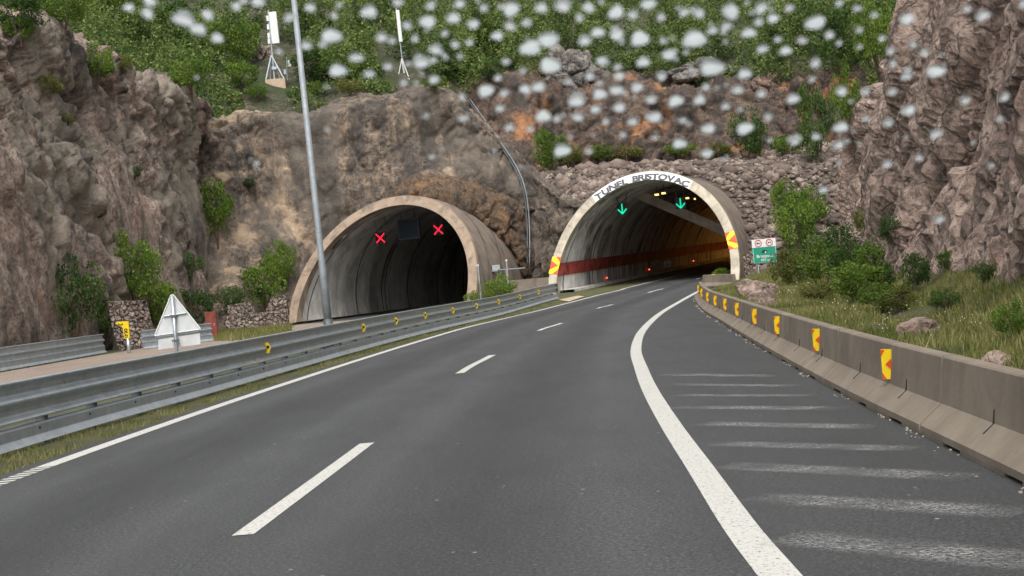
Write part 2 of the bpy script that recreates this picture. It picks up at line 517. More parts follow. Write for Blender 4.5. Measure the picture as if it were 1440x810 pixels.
def np_mesh(name, V, Q, mat, parent=None, smooth=False):
    me = bpy.data.meshes.new(name)
    V = np.asarray(V, np.float32)
    Q = np.asarray(Q, np.int32)
    k = Q.shape[1]
    me.vertices.add(len(V))
    me.vertices.foreach_set('co', V.ravel())
    me.loops.add(Q.size)
    me.loops.foreach_set('vertex_index', Q.ravel())
    me.polygons.add(len(Q))
    me.polygons.foreach_set('loop_start', np.arange(0, Q.size, k, dtype=np.int32))
    me.update(calc_edges=True)
    me.materials.append(mat)
    if smooth: me.shade_smooth()
    o = bpy.data.objects.new(name, me)
    COL.objects.link(o)
    if parent is not None: o.parent = parent
    return o

# ------------------------------------------------------------------ the two tunnel tubes
class Tube:                               # raked portal: ring points slide back along the axis with their height
    def __init__(s, X, Y, hd, R, zc, rake, skew, asp):
        s.c, s.R, s.rake, s.skew, s.asp = Vector((X, Y, zc)), R, rake, skew, asp
        s.a = Vector((math.sin(hd), math.cos(hd), 0))
        s.r = Vector((math.cos(hd), -math.sin(hd), 0))
        s.zc = zc
    def pt(s, th, R, t=0.0):
        u, z = math.cos(th) * R, math.sin(th) * R * s.asp
        return s.c + s.r * u + s.a * (s.rake * z + s.skew * u + t) + Vector((0, 0, z))
    def straight(s, th, R, t):            # a plain cross-section t metres along the axis
        u, z = math.cos(th) * R, math.sin(th) * R * s.asp
        return s.c + s.r * u + s.a * t + Vector((0, 0, z))
    def inside(s, p, R):
        q = Vector(p) - s.c
        u, t, z = q.dot(s.r), q.dot(s.a), q.z
        return math.hypot(u, z / s.asp) < R and t > s.rake * z + s.skew * u - 0.3
    def normal(s):
        n = s.a - s.r * s.skew - Vector((0, 0, 1)) * s.rake
        return n.normalized()
TR = Tube(8.472, 95.752, 0.300, 6.28, 1.141, 0.566, 0.036, 1.109)
TL = Tube(-8.39, 94.819, 0.287, 6.329, 1.157, 0.736, 0.034, 1.068)

def cut(p):
    return TR.inside(p, TR.R - 0.15) or TL.inside(p, TL.R - 0.15)

# ------------------------------------------------------------------ rock faces
def hsh(i, j, k, seed=0):                 # integer lattice hash, 0..1
    h = (i.astype(np.uint32) * np.uint32(0x8da6b343)) ^ (j.astype(np.uint32) * np.uint32(0xd8163841)) ^ (k.astype(np.uint32) * np.uint32(0xcb1ab31f)) ^ np.uint32((seed * 0x9e3779b1) & 0xffffffff)
    h = (h ^ (h >> np.uint32(15))) * np.uint32(0x2c1b3c6d)
    h = (h ^ (h >> np.uint32(12))) * np.uint32(0x297a2d39)
    return (h ^ (h >> np.uint32(15))).astype(np.float64) / 4294967296.0

def vn(Q, seed=0):                        # smooth value noise, -1..1
    I = np.floor(Q).astype(np.int64)
    f = Q - I
    u = f * f * f * (f * (f * 6 - 15) + 10)
    out = 0
    for dx in (0, 1):
        for dy in (0, 1):
            for dz in (0, 1):
                w_ = (u[:, 0] if dx else 1 - u[:, 0]) * (u[:, 1] if dy else 1 - u[:, 1]) * (u[:, 2] if dz else 1 - u[:, 2])
                out = out + w_ * hsh(I[:, 0] + dx, I[:, 1] + dy, I[:, 2] + dz, seed)
    return out * 2 - 1

def fbm(Q, n=5, seed=0):
    return sum(vn(Q * 2.0 ** k + 17.3 * k, seed + k) * 0.5 ** k for k in range(n))

def nvec(Q, seed=50):
    return np.stack([vn(Q, seed), vn(Q, seed + 1), vn(Q, seed + 2)], 1)

def voro(Q, seed=0):                      # F1, F2, offset from the nearest point, three random numbers of its cell
    I = np.floor(Q).astype(np.int64)
    n = len(Q)
    f1, f2 = np.full(n, 9.0), np.full(n, 9.0)
    off, ids = np.zeros((n, 3)), np.zeros((n, 3), np.int64)
    for dx in (-1, 0, 1):
        for dy in (-1, 0, 1):
            for dz in (-1, 0, 1):
                c = I + np.array([dx, dy, dz])
                pt = c + np.stack([hsh(c[:, 0], c[:, 1], c[:, 2], seed + q) for q in (1, 2, 3)], 1)
                v = Q - pt
                d = np.sqrt((v * v).sum(1))
                near = d < f1
                f2 = np.where(near, f1, np.minimum(f2, d))
                f1 = np.where(near, d, f1)
                off = np.where(near[:, None], v, off)
                ids = np.where(near[:, None], c, ids)
    rnd = np.stack([hsh(ids[:, 0], ids[:, 1], ids[:, 2], seed + q) * 2 - 1 for q in (4, 5, 6)], 1)
    return f1, f2, off, rnd

def ss(t):
    t = np.clip(t, 0, 1)
    return t * t * (3 - 2 * t)

def disp(p, style):
    x, y, z = p[:, 0], p[:, 1], p[:, 2]
    if style == 'block':                   # tall leaning buttresses split by fissures, broken smaller towards the foot
        h = 0
        ly = y + 0.35 * z
        low = 1 - ss((z - 1.0) / 4.0)
        for s, zz, a, c in ((0.17, .28, 1.9, 2.0), (0.42, .5, 0.62, 0.75), (1.05, .75, 0.24, 0.22), (2.4, .9, 0.11, 0.09)):
            q = np.stack([x * s, ly * s, z * s * zz], 1) + nvec(p * s * 1.6) * 0.22
            f1, f2, off, r = voro(q, int(s * 100))
            e = np.minimum(1, (f2 - f1) * (5.0 if s < .3 else 3.6))
            k = (1 - .55 * low) if s < .5 else (0.55 + 1.0 * low)
            h = h + k * (a * r[:, 0] * 0.8 - c * (1 - e) ** 2)
            if s < 0.5:                    # tilted facets
                h = h + k * 0.8 * (off[:, 1] * r[:, 1] + 0.3 * off[:, 2] * r[:, 2]) * a
        return h * 0.72 * (0.3 + 0.7 * ss((z + .3) / 3.0)) + 0.10 * fbm(p * 1.6, 5, 9)
    if style in ('cut', 'flat'):
        f = 1.0 if style == 'cut' else 0.8
        ly = y + .3 * z
        h = 0.75 * fbm(np.stack([x * .28, ly * .28, z * .13], 1), 4, 20)
        if style == 'flat': rough = np.maximum(0.4, ss(0.45 + 1.5 * vn(p * 0.16, 31)))
        else: rough = np.maximum(ss((z - 8.5) / 4), ss(0.25 + 1.6 * vn(p * 0.15, 32)))
        for s, a, c in ((0.35, 0.55, 0.5), (0.9, 0.40, 0.34), (2.0, 0.20, 0.16)):
            f1, f2, off, r = voro(np.stack([x * s, ly * s, z * s * .6], 1) + nvec(p * s) * 0.25, int(s * 100) + 7)
            e = np.minimum(1, (f2 - f1) * 3.2)
            h = h + f * (0.18 + 0.82 * rough) * (a * r[:, 0] * 0.9 - c * (1 - e) ** 2 + .5 * a * (off[:, 1] * r[:, 1] + .6 * off[:, 2] * r[:, 2]))
        return h * f + 0.14 * f * np.abs(vn(np.stack([x * 1.1, y * 1.1, z * .1], 1), 40))
    if style == 'soft': return 0.55 * fbm(p * 0.25, 5, 60)
    return 0.12 * fbm(p * 0.8, 4, 70)

BVH = []
def rock_sheet(name, rows, nu, nv, style, mat, amp=1.0, side=None, keep_rows=False):
    rr = [spline(r, nu) for r in rows]
    cols = [spline([r[i] for r in rr], nv) for i in range(nu)]
    V = [[cols[i][j] for i in range(nu)] for j in range(nv)]
    A = np.array([[tuple(q) for q in r] for r in V])
    gu, gv = np.gradient(A, axis=1), np.gradient(A, axis=0)
    nn = np.cross(gu, gv)
    nn /= np.linalg.norm(nn, axis=2, keepdims=True) + 1e-9
    if side is not None:
        nn *= np.where((nn @ np.array(side)) < 0, -1.0, 1.0)[:, :, None]
    A = A + nn * (disp(A.reshape(-1, 3), style).reshape(A.shape[:2]) * amp)[:, :, None]
    out = [[Vector(q) for q in r] for r in A]
    mb = MB().sheet(out)
    mb.f = [q for q in mb.f if not cut(sum((mb.v[i] for i in q), Vector()) / 4)]
    used = sorted({i for q in mb.f for i in q})
    mp = {k: n for n, k in enumerate(used)}
    mb.v = [mb.v[k] for k in used]
    mb.f = [tuple(mp[i] for i in q) for q in mb.f]
    BVH.append(BVHTree.FromPolygons(mb.v, mb.f))
    o = mb.build(name, mat, smooth=(style != 'block'))
    return tag(o, kind='structure')

def hit(px, py, dmin=5.0):                # where a sight line meets the rock, the hill or the ground
    r = ray(px, py).normalized()
    best, nb = None, None
    for b in BVH:
        loc, nrm, _, d = b.ray_cast(CAM + r * dmin, r, 400)
        if loc is not None and (best is None or (loc - CAM).length < (best - CAM).length):
            best, nb = loc, nrm
    g = G(px, py)
    if best is None or (g - CAM).length < (best - CAM).length - 0.05: best, nb = g, Vector((0, 0, 1))
    if nb.dot(r) > 0: nb = -nb
    return best, nb

# ground: one sheet
gx = [-400, -200, -100, -60, -40] + [x * 0.5 - 30 for x in range(0, 121)] + [40, 60, 100, 200, 400]
gy = [-200, -100, -50] + [-20 + k * 2.0 for k in range(0, 111)] + [250, 400, 900]
def ground_h(x, y):
    h = gz(x, min(y, 150)) - 0.03
    if 0 < y < 93 and -9 < x < 14: h += 0.0
    return h
mb = MB().sheet([[Vector((x, y, ground_h(x, y))) for x in gx] for y in gy])
tag(mb.build('ground', M['verge'], smooth=True), kind='structure')

# road edges traced on the ground (y, x)
LL = [(y, x) for x, y, z in [(-6.05, 5, 0), (-5.9, 10, 0), (-5.8, 15, 0), (-5.62, 19, 0), (-5.22, 25, 0), (-4.78, 30.2, 0), (-4.05, 38, 0), (-3.1, 47, 0), (-1.9, 56.8, 0), (-0.45, 64, 0), (1.26, 70.3, 0), (3.0, 78, 0), (4.91, 86.1, 0), (6.6, 92, 0), (9.2, 102, 0), (24, 150, 0), (40, 200, 0)]]
RL = [(y, x) for x, y, z in [(1.2, 0, 0), (1.32, 8, 0), (1.35, 9.7, 0), (1.46, 12.5, 0), (1.59, 16, 0), (1.81, 20.7, 0), (2.08, 25.2, 0), (2.56, 32, 0), (3.57, 41.4, 0), (5.33, 53.8, 0), (7.63, 66.8, 0), (9.52, 76.6, 0), (11.5, 86, 0), (13.2, 94, 0), (15.4, 102, 0), (30, 150, 0), (46, 200, 0)]]
BR = [(y, x) for x, y, z in [(2.9, 2, 0), (3.15, 6, 0), (3.44, 10.3, 0), (3.62, 13.5, 0), (3.83, 17.1, 0), (4.2, 22.3, 0), (4.92, 31.5, 0), (5.78, 41.8, 0), (6.45, 50, 0), (7.22, 58, 0), (8.1, 66, 0), (8.5, 69.2, 0)]]
GR = [(y, x) for x, y, z in [(-7.55, 6, 0), (-7.25, 15, 0), (-7.0, 20, 0), (-6.75, 23.5, 0), (-6.21, 28.5, 0), (-5.56, 35.1, 0), (-4.75, 43, 0), (-3.7, 52, 0), (-2.45, 60.4, 0), (-0.9, 69, 0), (0.85, 78, 0), (2.64, 86.5, 0)]]
def smooth_tab(tab):
    p = spline([(b, a, 0) for a, b in tab], 160)
    return [(q.y, q.x) for q in p]
LL, RL, BR, GR = map(smooth_tab, (LL, RL, BR, GR))

def strip(name, fl, fr, y0, y1, dz, mat, step=0.5, n=8, kind='structure'):
    rows = []
    k = max(2, int((y1 - y0) / step))
    for i in range(k + 1):
        y = y0 + (y1 - y0) * i / k
        a, b = fl(y), fr(y)
        rows.append([Vector((a + (b - a) * j / (n - 1), y, gz(a + (b - a) * j / (n - 1), y) + dz)) for j in range(n)])
    return tag(MB().sheet(rows).build(name, mat), kind=kind)

def asph_right(y):
    if y < 69: return lerp_tab(BR, y) + 0.28
    return lerp_tab(RL, y) + 0.9
road = strip('road', lambda y: lerp_tab(LL, y) - 0.32, asph_right, -8, 200, 0.0, M['asphalt'], 1.0, 10)
uv = road.data.uv_layers.new(name="across")
for lp in road.data.loops: uv.data[lp.index].uv = ((lp.vertex_index % 10) / 9, 0.0)
W = 0.115
strip('road_edge_line', lambda y: lerp_tab(LL, y) - W, lambda y: lerp_tab(LL, y) + W, 17.5, 190, 0.005, M['paint'], 0.5, 2)
for k in range(62):                       # ribbed stretch of the left edge line
    y = 4.2 + k * 0.215
    strip('road_line_rib', lambda q: lerp_tab(LL, q) - W, lambda q: lerp_tab(LL, q) + W, y, y + 0.125, 0.005, M['paint'], 0.125, 2)
strip('road_edge_line', lambda y: lerp_tab(RL, y) - 0.115, lambda y: lerp_tab(RL, y) + 0.115, 2, 190, 0.005, M['paint'], 0.5, 2)
CL = [(11.2, -2.17), (16.95, -1.82), (28.66, -1.15), (34.3, -0.6), (47.3, 0.75), (52, 1.6), (65.6, 3.7), (68.5, 4.5), (83, 7.6), (88.5, 9.1), (101, 12.6), (107, 14.4), (190, 40)]
CL = smooth_tab(CL)
for a, b in ((-6.5, -0.8), (11.1, 17), (28.6, 34.4), (47.2, 52.2), (65.5, 69), (83, 88), (101, 107), (119, 125)):
    strip('lane_dash', lambda y: lerp_tab(CL, y) - 0.085, lambda y: lerp_tab(CL, y) + 0.085, a, b, 0.005, M['paint'], 0.5, 2)
for (x0, y0, x1, y1, t) in ((930, 527, 1092, 529, 0.20), (942, 541, 1122, 543, 0.16), (952, 556, 1140, 557, 0.14), (950, 573, 1188, 575, 0.20), (985, 596, 1232, 601, 0.20), (1000, 624, 1287, 632, 0.2), (1018, 655, 1368, 672, 0.22), (1055, 700, 1442, 722, 0.24), (1100, 755, 1500, 795, 0.26)):
    a, b = G(x0, y0), G(x1, y1)
    v = (b - a).normalized()
    L_ = (b - a).length
    o = MB().sheet([[Vector((L_ * j / 10, y_ * t * 1.1, 0)) for j in range(11)] for y_ in (-1, 0, 1)]).build('road_bar', M['paint_worn'])
    o.location = a + Vector((0, 0, 0.005))
    o.rotation_euler = (0, 0, math.atan2(v.y, v.x))
    tag(o, kind='structure')
# the other carriageway
OL = smooth_tab([(0, -18.4), (30, -18.4), (52, -18.2), (66, -17.5), (80, -15.9), (93, -13.4), (105, -9.9), (150, 3.5), (200, 18)])
OR = smooth_tab([(0, -9.0), (30, -8.9), (52, -8.3), (66, -7.5), (80, -6.0), (93, -3.4), (105, 0.1), (150, 13.5), (200, 28)])
strip('opposite_road', lambda y: lerp_tab(OL, y), lambda y: lerp_tab(OR, y), 0, 93, 0.002, M['pale_road'], 1.0, 6)
strip('opposite_road', lambda y: lerp_tab(OL, y), lambda y: lerp_tab(OR, y), 93, 200, 0.002, M['asphalt'], 1.0, 6)
# paved gore between guardrail end and tunnel wall
a, b, c, d = G(785, 422), G(812, 416), G(822, 417), G(800, 424)
tag(MB().sheet([[a, b], [d, c]]).build('pavement', M['plinth']), kind='structure').location.z = 0.012

# right verge between barrier and cliff
ver = []
cliff_base = [(5.4, 2, .62), (5.5, 10, .60), (6.4, 18, .52), (7.9, 28, .42), (9.8, 42, .42), (12.3, 58, .65), (14.2, 70, .95), (16.0, 82, 1.25), (19, 96, 1.4)]
inner = [(3.9, 2, .36), (4.05, 10, .36), (4.45, 18, .36), (5.2, 28, .36), (6.4, 42, .36), (7.85, 58, .38), (9.3, 70, .3), (12.5, 82, .32), (15.3, 96, .6)]
midr = [((Vector(a) * 0.5 + Vector(b) * 0.5) + Vector((0, 0, -0.02))) for a, b in zip(cliff_base, inner)]
outer = [Vector(a) + Vector((4, 2, 2.0)) for a in cliff_base]
rock_sheet('verge_ground', [inner, midr, cliff_base, outer], 260, 40, 'low', M['verge'], 0.55, Vector((0, 0, 1)))

# right cliff
cb = [(5.6, 4, .4), (5.7, 10, .4), (6.6, 18, .3), (8.2, 28, .2), (10.2, 42, .2), (12.9, 58, .4), (15.0, 70, .7), (19, 78, 1.0), (26, 82, 2.5)]
ct = [(9.8, 4, 17), (9.9, 10, 17), (10.6, 18, 17), (12.0, 28, 16.5), (14.2, 42, 14.5), tuple(P(1272, 35, 60)), tuple(P(1213, 128, 71)), (20.5, 79, 8.0), (27, 83, 8.5)]
def between(a, b, f, push=0.0):
    return [Vector(p) * (1 - f) + Vector(q) * f + Vector((-push, 0, 0)) for p, q in zip(a, b)]
back = [Vector(p) + Vector((9, 3, 2.5)) for p in ct]
cb = [Vector(p) + Vector((.5, .2, 0)) for p in cb]
ct = [Vector(p) + Vector((.9, .3, 0)) for p in ct]
back = [Vector(p) + Vector((9, 3, 2.5)) for p in ct]
rock_sheet('rock_cliff_face', [cb, between(cb, ct, .28, .15), between(cb, ct, .6, .3), ct, back], 520, 150, 'block', M['rock_right'], 0.8, Vector((-1, -.4, .2)))

# left cliff
lb = [(-20.5, 20, -.3), (-20.4, 40, -.3), (-20.3, 55, -.3), (-19.9, 68, -.3), (-19.4, 80, -.3), (-19.0, 90, 0), (-20.0, 97, .5), (-21.5, 104, 1)]
lt = [tuple(P(-500, 80, 44)), tuple(P(-250, 40, 52)), tuple(P(0, 42, 68)), tuple(P(60, 36, 76)), tuple(P(130, 70, 84)), tuple(P(215, 112, 92)), tuple(P(285, 140, 99)), tuple(P(296, 150, 107))]
lmid = [(-21.6, 20, 8.5), (-21.5, 40, 8.5), (-21.3, 56, 8.6), (-20.9, 68, 9.0), (-20.6, 80, 9.4), (-20.4, 91, 10.0), (-20.6, 98, 10.5), (-21.5, 104, 11)]
lback = [Vector(p) + Vector((-7, 1, 2.2)) for p in lt]
rock_sheet('rock_cut_left', [lb, between(lb, lmid, .35, -.25), between(lb, lmid, .75, -.2), lmid, between(lmid, lt, .5, .25), lt, lback], 330, 140, 'cut', M['rock_left'], 0.72, Vector((1, -.3, .2)))

# headwall over the left tube
hx = [-22.5, -20, -17, -14.5, -11, -7.5, -4, -1, 1.5, 3.2, 4.6, 6.2]
hb = [95, 91, 92, 97, 104, 104.5, 104.5, 104.5, 104.2, 101.6, 99.8, 100.5]
top_z = [14.7, 14.8, 15, 15.1, 15.3, 15.4, 15.3, 13.2, 9.9, 8.0, 7.0, 6.6]
def hrow(z_f, dy):
    return [Vector((x, y + d_, min(z_f, tz) if z_f < 99 else tz)) for x, y, tz, d_ in zip(hx, hb, top_z, dy)]
dz0 = [0] * 12
r1 = [Vector((x, y, -0.6)) for x, y in zip(hx, hb)]
r2 = [Vector((x, y + d_, z)) for x, y, d_, z in zip(hx, hb, [5, 7, 7, 5, 0, 0, .2, .3, .3, .2, .3, .3], [3, 3, 3, 3.2, 4, 4, 4, 4, 3.6, 2.6, 2.2, 2])]
r3 = [Vector((x, y + d_, z)) for x, y, d_, z in zip(hx, hb, [7, 11, 11.5, 7.5, 0.6, -1.0, -1.2, -.6, .5, .5, .8, .8], [7, 7, 7.5, 8, 8.5, 8.8, 8.8, 8.4, 6.5, 5, 4, 3.4])]
r4 = [Vector((x, y + d_, z)) for x, y, d_, z in zip(hx, hb, [8, 12, 12.4, 8.4, 1.2, 0.4, 0.4, 0.5, 1.0, 1.0, 1.2, 1.3], [11, 11.2, 11.4, 11.6, 12, 12.2, 12.1, 11, 8.6, 6.6, 5.2, 4.5])]
r5 = [Vector((x, y + d_, z)) for x, y, d_, z in zip(hx, hb, [8.6, 12.6, 13.0, 9.0, 1.9, 1.0, 1.0, 1.2, 1.8, 1.8, 2, 2], top_z)]
r6 = [p + Vector((1.0, 6, 0.4 if i < 7 else -0.6)) for i, p in enumerate(r5)]
rock_sheet('rock_headwall', [r1, r2, r3, r4, r5, r6], 300, 170, 'flat', M['rock_head'], 0.8, Vector((0, -1, .2)))

# orange brown earth and broken rock heaped against the left tube where it enters the hill
M['earth'] = rock("orange brown earth", (0.185, 0.118, 0.075), (0.09, 0.066, 0.05), (0.30, 0.20, 0.125), (0.36, 0.19, 0.09), stain=0.85, s=1.4, crack=0.2, stain_lo=0.48)
def collar(k_r, k_t):
    out = []
    for i in range(12):
        th = 1.95 - 1.85 * i / 11
        out.append(TL.straight(th, TL.R + k_r * (0.35 + 0.65 * math.sin(PI * (i + 1.5) / 14)), 7.0 + k_t + (1 - math.sin(max(.1, th))) * 5.0))
    return out
rock_sheet('earth_bank', [collar(-.4, -.2), collar(.35, -.3), collar(1.0, .4), collar(1.6, 1.3), collar(2.0, 4.0)], 150, 50, 'cut', M['earth'], 0.45, Vector((0, -1, .3)))

# orange back wall above the right tube
bx = [-9, -4, 0, 5, 10, 15, 20, 25, 31]
by = [113, 115, 117, 119, 120, 120, 118, 113, 106]
bt = [17.0, 17.6, 18.2, 18.2, 17.6, 16.6, 15.8, 15.4, 15.5]
q1 = [Vector((x, y, 6.5)) for x, y in zip(bx, by)]
q2 = [Vector((x, y + .8, 11.2)) for x, y in zip(bx, by)]
q3 = [Vector((x, y + 2.4, z - 2.4)) for x, y, z in zip(bx, by, bt)]
q4 = [Vector((x, y + 4.2, z)) for x, y, z in zip(bx, by, bt)]
q5 = [Vector((x * 1.03, y + 10, z + 1.6)) for x, y, z in zip(bx, by, bt)]
rock_sheet('rock_back_wall', [q1, q2, q3, q4, q5], 280, 100, 'flat', M['rock_back'], 1.2, Vector((0, -1, .2)))

# rubble slope round the right tube
sx = [0, 3, 6, 10, 14, 17, 20, 24, 29]
def srow(ys, zs): return [Vector((x, y, z)) for x, y, z in zip(sx, ys, zs)]
s1 = srow([106, 103.5, 101.5, 98, 96.5, 96, 95, 93, 90], [6.3, 6.2, 6.2, 3, .3, .2, .4, .7, 1.5])
s2 = srow([107.5, 105.5, 104, 101.5, 100.2, 99.5, 98.7, 97, 94], [7.2, 7, 7, 5, 2.8, 2.4, 2.6, 3, 4])
s3 = srow([109, 108, 107, 106, 105, 104.2, 103.2, 101.5, 98], [8.4, 8.2, 8, 7.4, 6.2, 5.6, 5.4, 5.8, 6.6])
s4 = srow([113, 112.5, 112, 111, 110.2, 109.5, 108.5, 106, 102], [9.3, 9.3, 9.2, 9, 8.7, 8.5, 8.3, 8.4, 9])
s5 = srow([119, 119, 120, 121, 121, 121, 119, 115, 110], [9.8] * 9)
rock_sheet('rubble_slope', [s1, s2, s3, s4, s5], 160, 110, 'soft', M['scree'], 0.5, Vector((0, -1, 1)))
rubble_bvh = BVH[-1]

# wooded hill above
he = [Vector(p) for p in lback[:6]] + [Vector((-24, 112, 16.5)), Vector((-18, 114, 16.6)), Vector((-11, 115, 17.2)), Vector((-5, 120, 18.5))] + [q5[k] for k in (2, 3, 4, 5, 6, 7, 8)] + [Vector((40, 100, 17))]
he = [p + Vector((0, 0, -0.5)) for p in he]
outd = [(-1, .1)] * 4 + [(-.95, .3), (-.85, .55), (-.7, .75), (-.45, .9), (-.2, 1), (-.05, 1), (0, 1), (0, 1), (0, 1), (.05, 1), (.2, 1), (.4, .9), (.6, .8), (.8, .6)]
hrows = [[p + Vector((d[0] * s, d[1] * s, s * sl + (0.25 * s if i < 5 else 0) * 0.0)) for i, (p, d) in enumerate(zip(he, outd))] for s, sl in ((-5, .75), (0, .5), (12, .48), (30, .5), (60, .55), (120, .36), (220, .16))]
hill = rock_sheet('hill', hrows, 150, 120, 'soft', M['soil'], 1.2, Vector((0, 0, 1)))
hill_bvh = BVH[-1]

# ------------------------------------------------------------------ portals
def arc(n, a0=-0.17, a1=PI + 0.17): return [a0 + (a1 - a0) * k / (n - 1) for k in range(n)]
def portal(T, ring_mat, lin_mat, label, L, Ri):
    root = empty('tunnel_portal', (T.c.x, T.c.y, gz(T.c.x, T.c.y)), label, 'tunnel portal')
    A = arc(72)
    # ring: front band with its short return on both faces
    rows = [[T.pt(t, Ri, 0.9) for t in A], [T.pt(t, Ri, 0.0) for t in A], [T.pt(t, Ri + 0.03, -0.03) for t in A], [T.pt(t, T.R - 0.03, -0.03) for t in A], [T.pt(t, T.R, 0) for t in A], [T.pt(t, T.R, 0.35) for t in A]]
    MB().sheet(rows).build('portal_ring', ring_mat, root)
    for k in range(1, 10):                 # formwork joints across the ring's face
        th = PI * k / 10 + 0.02 * (k % 3)
        e_ = 0.012 / T.R
        rows = [[T.pt(th + q * e_, R_, -0.035) for q in (-1, 1)] for R_ in (Ri + 0.04, T.R - 0.04)]
        MB().sheet(rows).build('ring_joint', M['shell'], root)
    rows = [[T.pt(t, T.R - 0.05, 0.3) for t in A]] + [[T.pt(t, T.R - 0.05, 0.3) * (1 - f) + T.straight(t, T.R - 0.05, 24) * f for t in A] for f in (.1, .3, .6, 1)]
    MB().sheet(rows).build('outer_shell', M['shell'], root, smooth=True)
    for s in (2.6, 5.4):                   # construction joints on the outside
        rows = [[T.pt(t, T.R - 0.03, s + q) for t in A] for q in (0, 0.09)]
        MB().sheet(rows).build('joint_strip', M['steel_dark'], root)
    rows = [[T.pt(t, Ri + 0.02, 0.88) for t in A]]
    for k in range(1, 41):
        f = k / 40
        rows.append([T.pt(t, Ri + 0.02, 0.88) * (1 - min(1, f * 8)) + T.straight(t, Ri + 0.02, 0.9 + 8 * f * L / 8) * min(1, f * 8) if f < 0.125 else T.straight(t, Ri + 0.02, 0.9 + f * L) for t in A])
    ln = MB().sheet(rows).build('lining', lin_mat, root, smooth=True)
    MB().add([T.straight(t, Ri + 0.3, L + 0.85) for t in A], [tuple(range(len(A)))]).build('sky_block_cap', M['black'], root)  # black cap added to shut out bright sky; the bore runs on
    for s in (1.6, 6.5, 11.5, 12.2, 17, 24, 31, 38, 45, 52, 60):   # dark expansion joints of the lining
        rows = [[T.pt(t, Ri - 0.012, s) if s < 3 else T.straight(t, Ri - 0.012, s + 3 + q) for t in A] for q in (0, 0.16)]
        if s < 3: rows[1] = [T.pt(t, Ri - 0.012, s + 0.12) for t in A]
        MB().sheet(rows).build('lining_joint', M['rubber'], root)
    return root
portal_left = portal(TL, M['ring_left'], M['lining'], "closed left tunnel mouth with tan concrete ring and red crosses inside", 95, 5.72)
portal_right = portal(TR, M['ring_right'], M['lining_warm'], "open right tunnel mouth with cream ring lettered above its arch", 110, 5.72)
# red band along the left wall of the right tube
Ri = 5.72
def th_at(T, z, R): return PI - math.asin((z - T.zc) / (R * T.asp))
rows = []
for t in [0.02] + [1.5 * k for k in range(1, 70)]:
    g = gz(9, TR.c.y + t * .955) - 0.1
    rw = []
    for z in (g + 1.25, g + 1.5, g + 1.8, g + 2.1):
        th = th_at(TR, z, Ri)
        rw.append(TR.pt(th, Ri - 0.035, t) if t < 3 else TR.straight(th, Ri - 0.035, t + 0.55))
    rows.append(rw)
MB().sheet(rows).build('red_band', M['red_band'], portal_right)
# walkway kerb at the foot of that wall
rows = []
for t in [0.3] + [3.0 * k for k in range(1, 34)]:
    p0 = TR.straight(th_at(TR, gz(9, TR.c.y + t) + 0.2, Ri), Ri, t)
    g = gz(9, p0.y)
    a = TR.r
    rows.append([Vector((p0.x, p0.y, g + 0.16)), Vector((p0.x, p0.y, g + 0.16)) + a * 1.0, Vector((p0.x, p0.y, g - 0.02)) + a * 1.02])
tag(MB().sheet(rows).build('pavement_walkway', M['lining']), kind='structure')

# lettering on the arch
def letter_mesh(ch, size):
    cu = bpy.data.curves.new("letter", 'FONT')
    cu.body = ch
    cu.size = size
    cu.extrude = 0.012
    cu.offset = 0.018 * size
    cu.align_x = 'CENTER'
    o = bpy.data.objects.new("letter", cu)
    COL.objects.link(o)
    dg = bpy.context.evaluated_depsgraph_get()
    me = bpy.data.meshes.new_from_object(o.evaluated_get(dg))
    v = [p.co.copy() for p in me.vertices]
    f = [tuple(q.vertices) for q in me.polygons]
    bpy.data.objects.remove(o)
    bpy.data.curves.remove(cu)
    bpy.data.meshes.remove(me)
    return v, f
def text_on(mb, txt, size, mt, centre=True, sx=1.0):   # local x right, z up on matrix mt
    cu = bpy.data.curves.new("letter", 'FONT')
    cu.body = txt
    cu.size = size
    cu.extrude = 0.004
    cu.offset = 0.012 * size
    cu.align_x = 'CENTER' if centre else 'LEFT'
    cu.align_y = 'CENTER'
    o = bpy.data.objects.new("letter", cu)
    COL.objects.link(o)
    dg = bpy.context.evaluated_depsgraph_get()
    me = bpy.data.meshes.new_from_object(o.evaluated_get(dg))
    mb.add([mt @ Vector((p.co.x * sx, -p.co.z, p.co.y)) for p in me.vertices], [tuple(q.vertices) for q in me.polygons])
    bpy.data.objects.remove(o)
    bpy.data.curves.remove(cu)
    bpy.data.meshes.remove(me)
def theta_of(T, R, px, py):
    best = min(range(400), key=lambda k: (lambda q: (q[0] - px) ** 2 + (q[1] - py) ** 2)(px_of(T.pt(PI * k / 399, R))))
    return PI * best / 399
Rm = (TR.R + Ri) / 2
def letters_along(txt, t0, t1, mb, size=0.80):
    glyphs = [letter_mesh(ch, size) for ch in txt]
    wd = [(max(q.x for q in v) - min(q.x for q in v)) * 1.05 for v, f in glyphs]
    total = abs(t1 - t0) * Rm
    gap = (total - sum(wd)) / (len(txt) - 1)
    x = 0
    for (v, f), w_ in zip(glyphs, wd):
        th = t0 + (t1 - t0) * (x + w_ / 2) / total
        x += w_ + gap
        c_ = (max(q.x for q in v) + min(q.x for q in v)) / 2
        p = TR.pt(th, Rm - 0.24, -0.05)
        upv = (TR.pt(th, Rm + 0.3) - TR.pt(th, Rm - 0.3)).normalized()
        nr = -TR.normal()
        rt = upv.cross(nr).normalized()
        upv = nr.cross(rt)
        for k_, (ex, ez) in enumerate(((-.022, 0), (.022, 0.012), (0, .02))):   # heavy strokes
            mb.add([p + rt * ((q.x - c_) * 1.05 + ex) + upv * (q.y * 0.82 + ez) + nr * (q.z + 0.005 + .002 * k_) for q in v], f)
ta, tb = theta_of(TR, Rm, 836, 280), theta_of(TR, Rm, 883, 256)
tc, td = theta_of(TR, Rm, 890, 252), theta_of(TR, Rm, 974, 256)
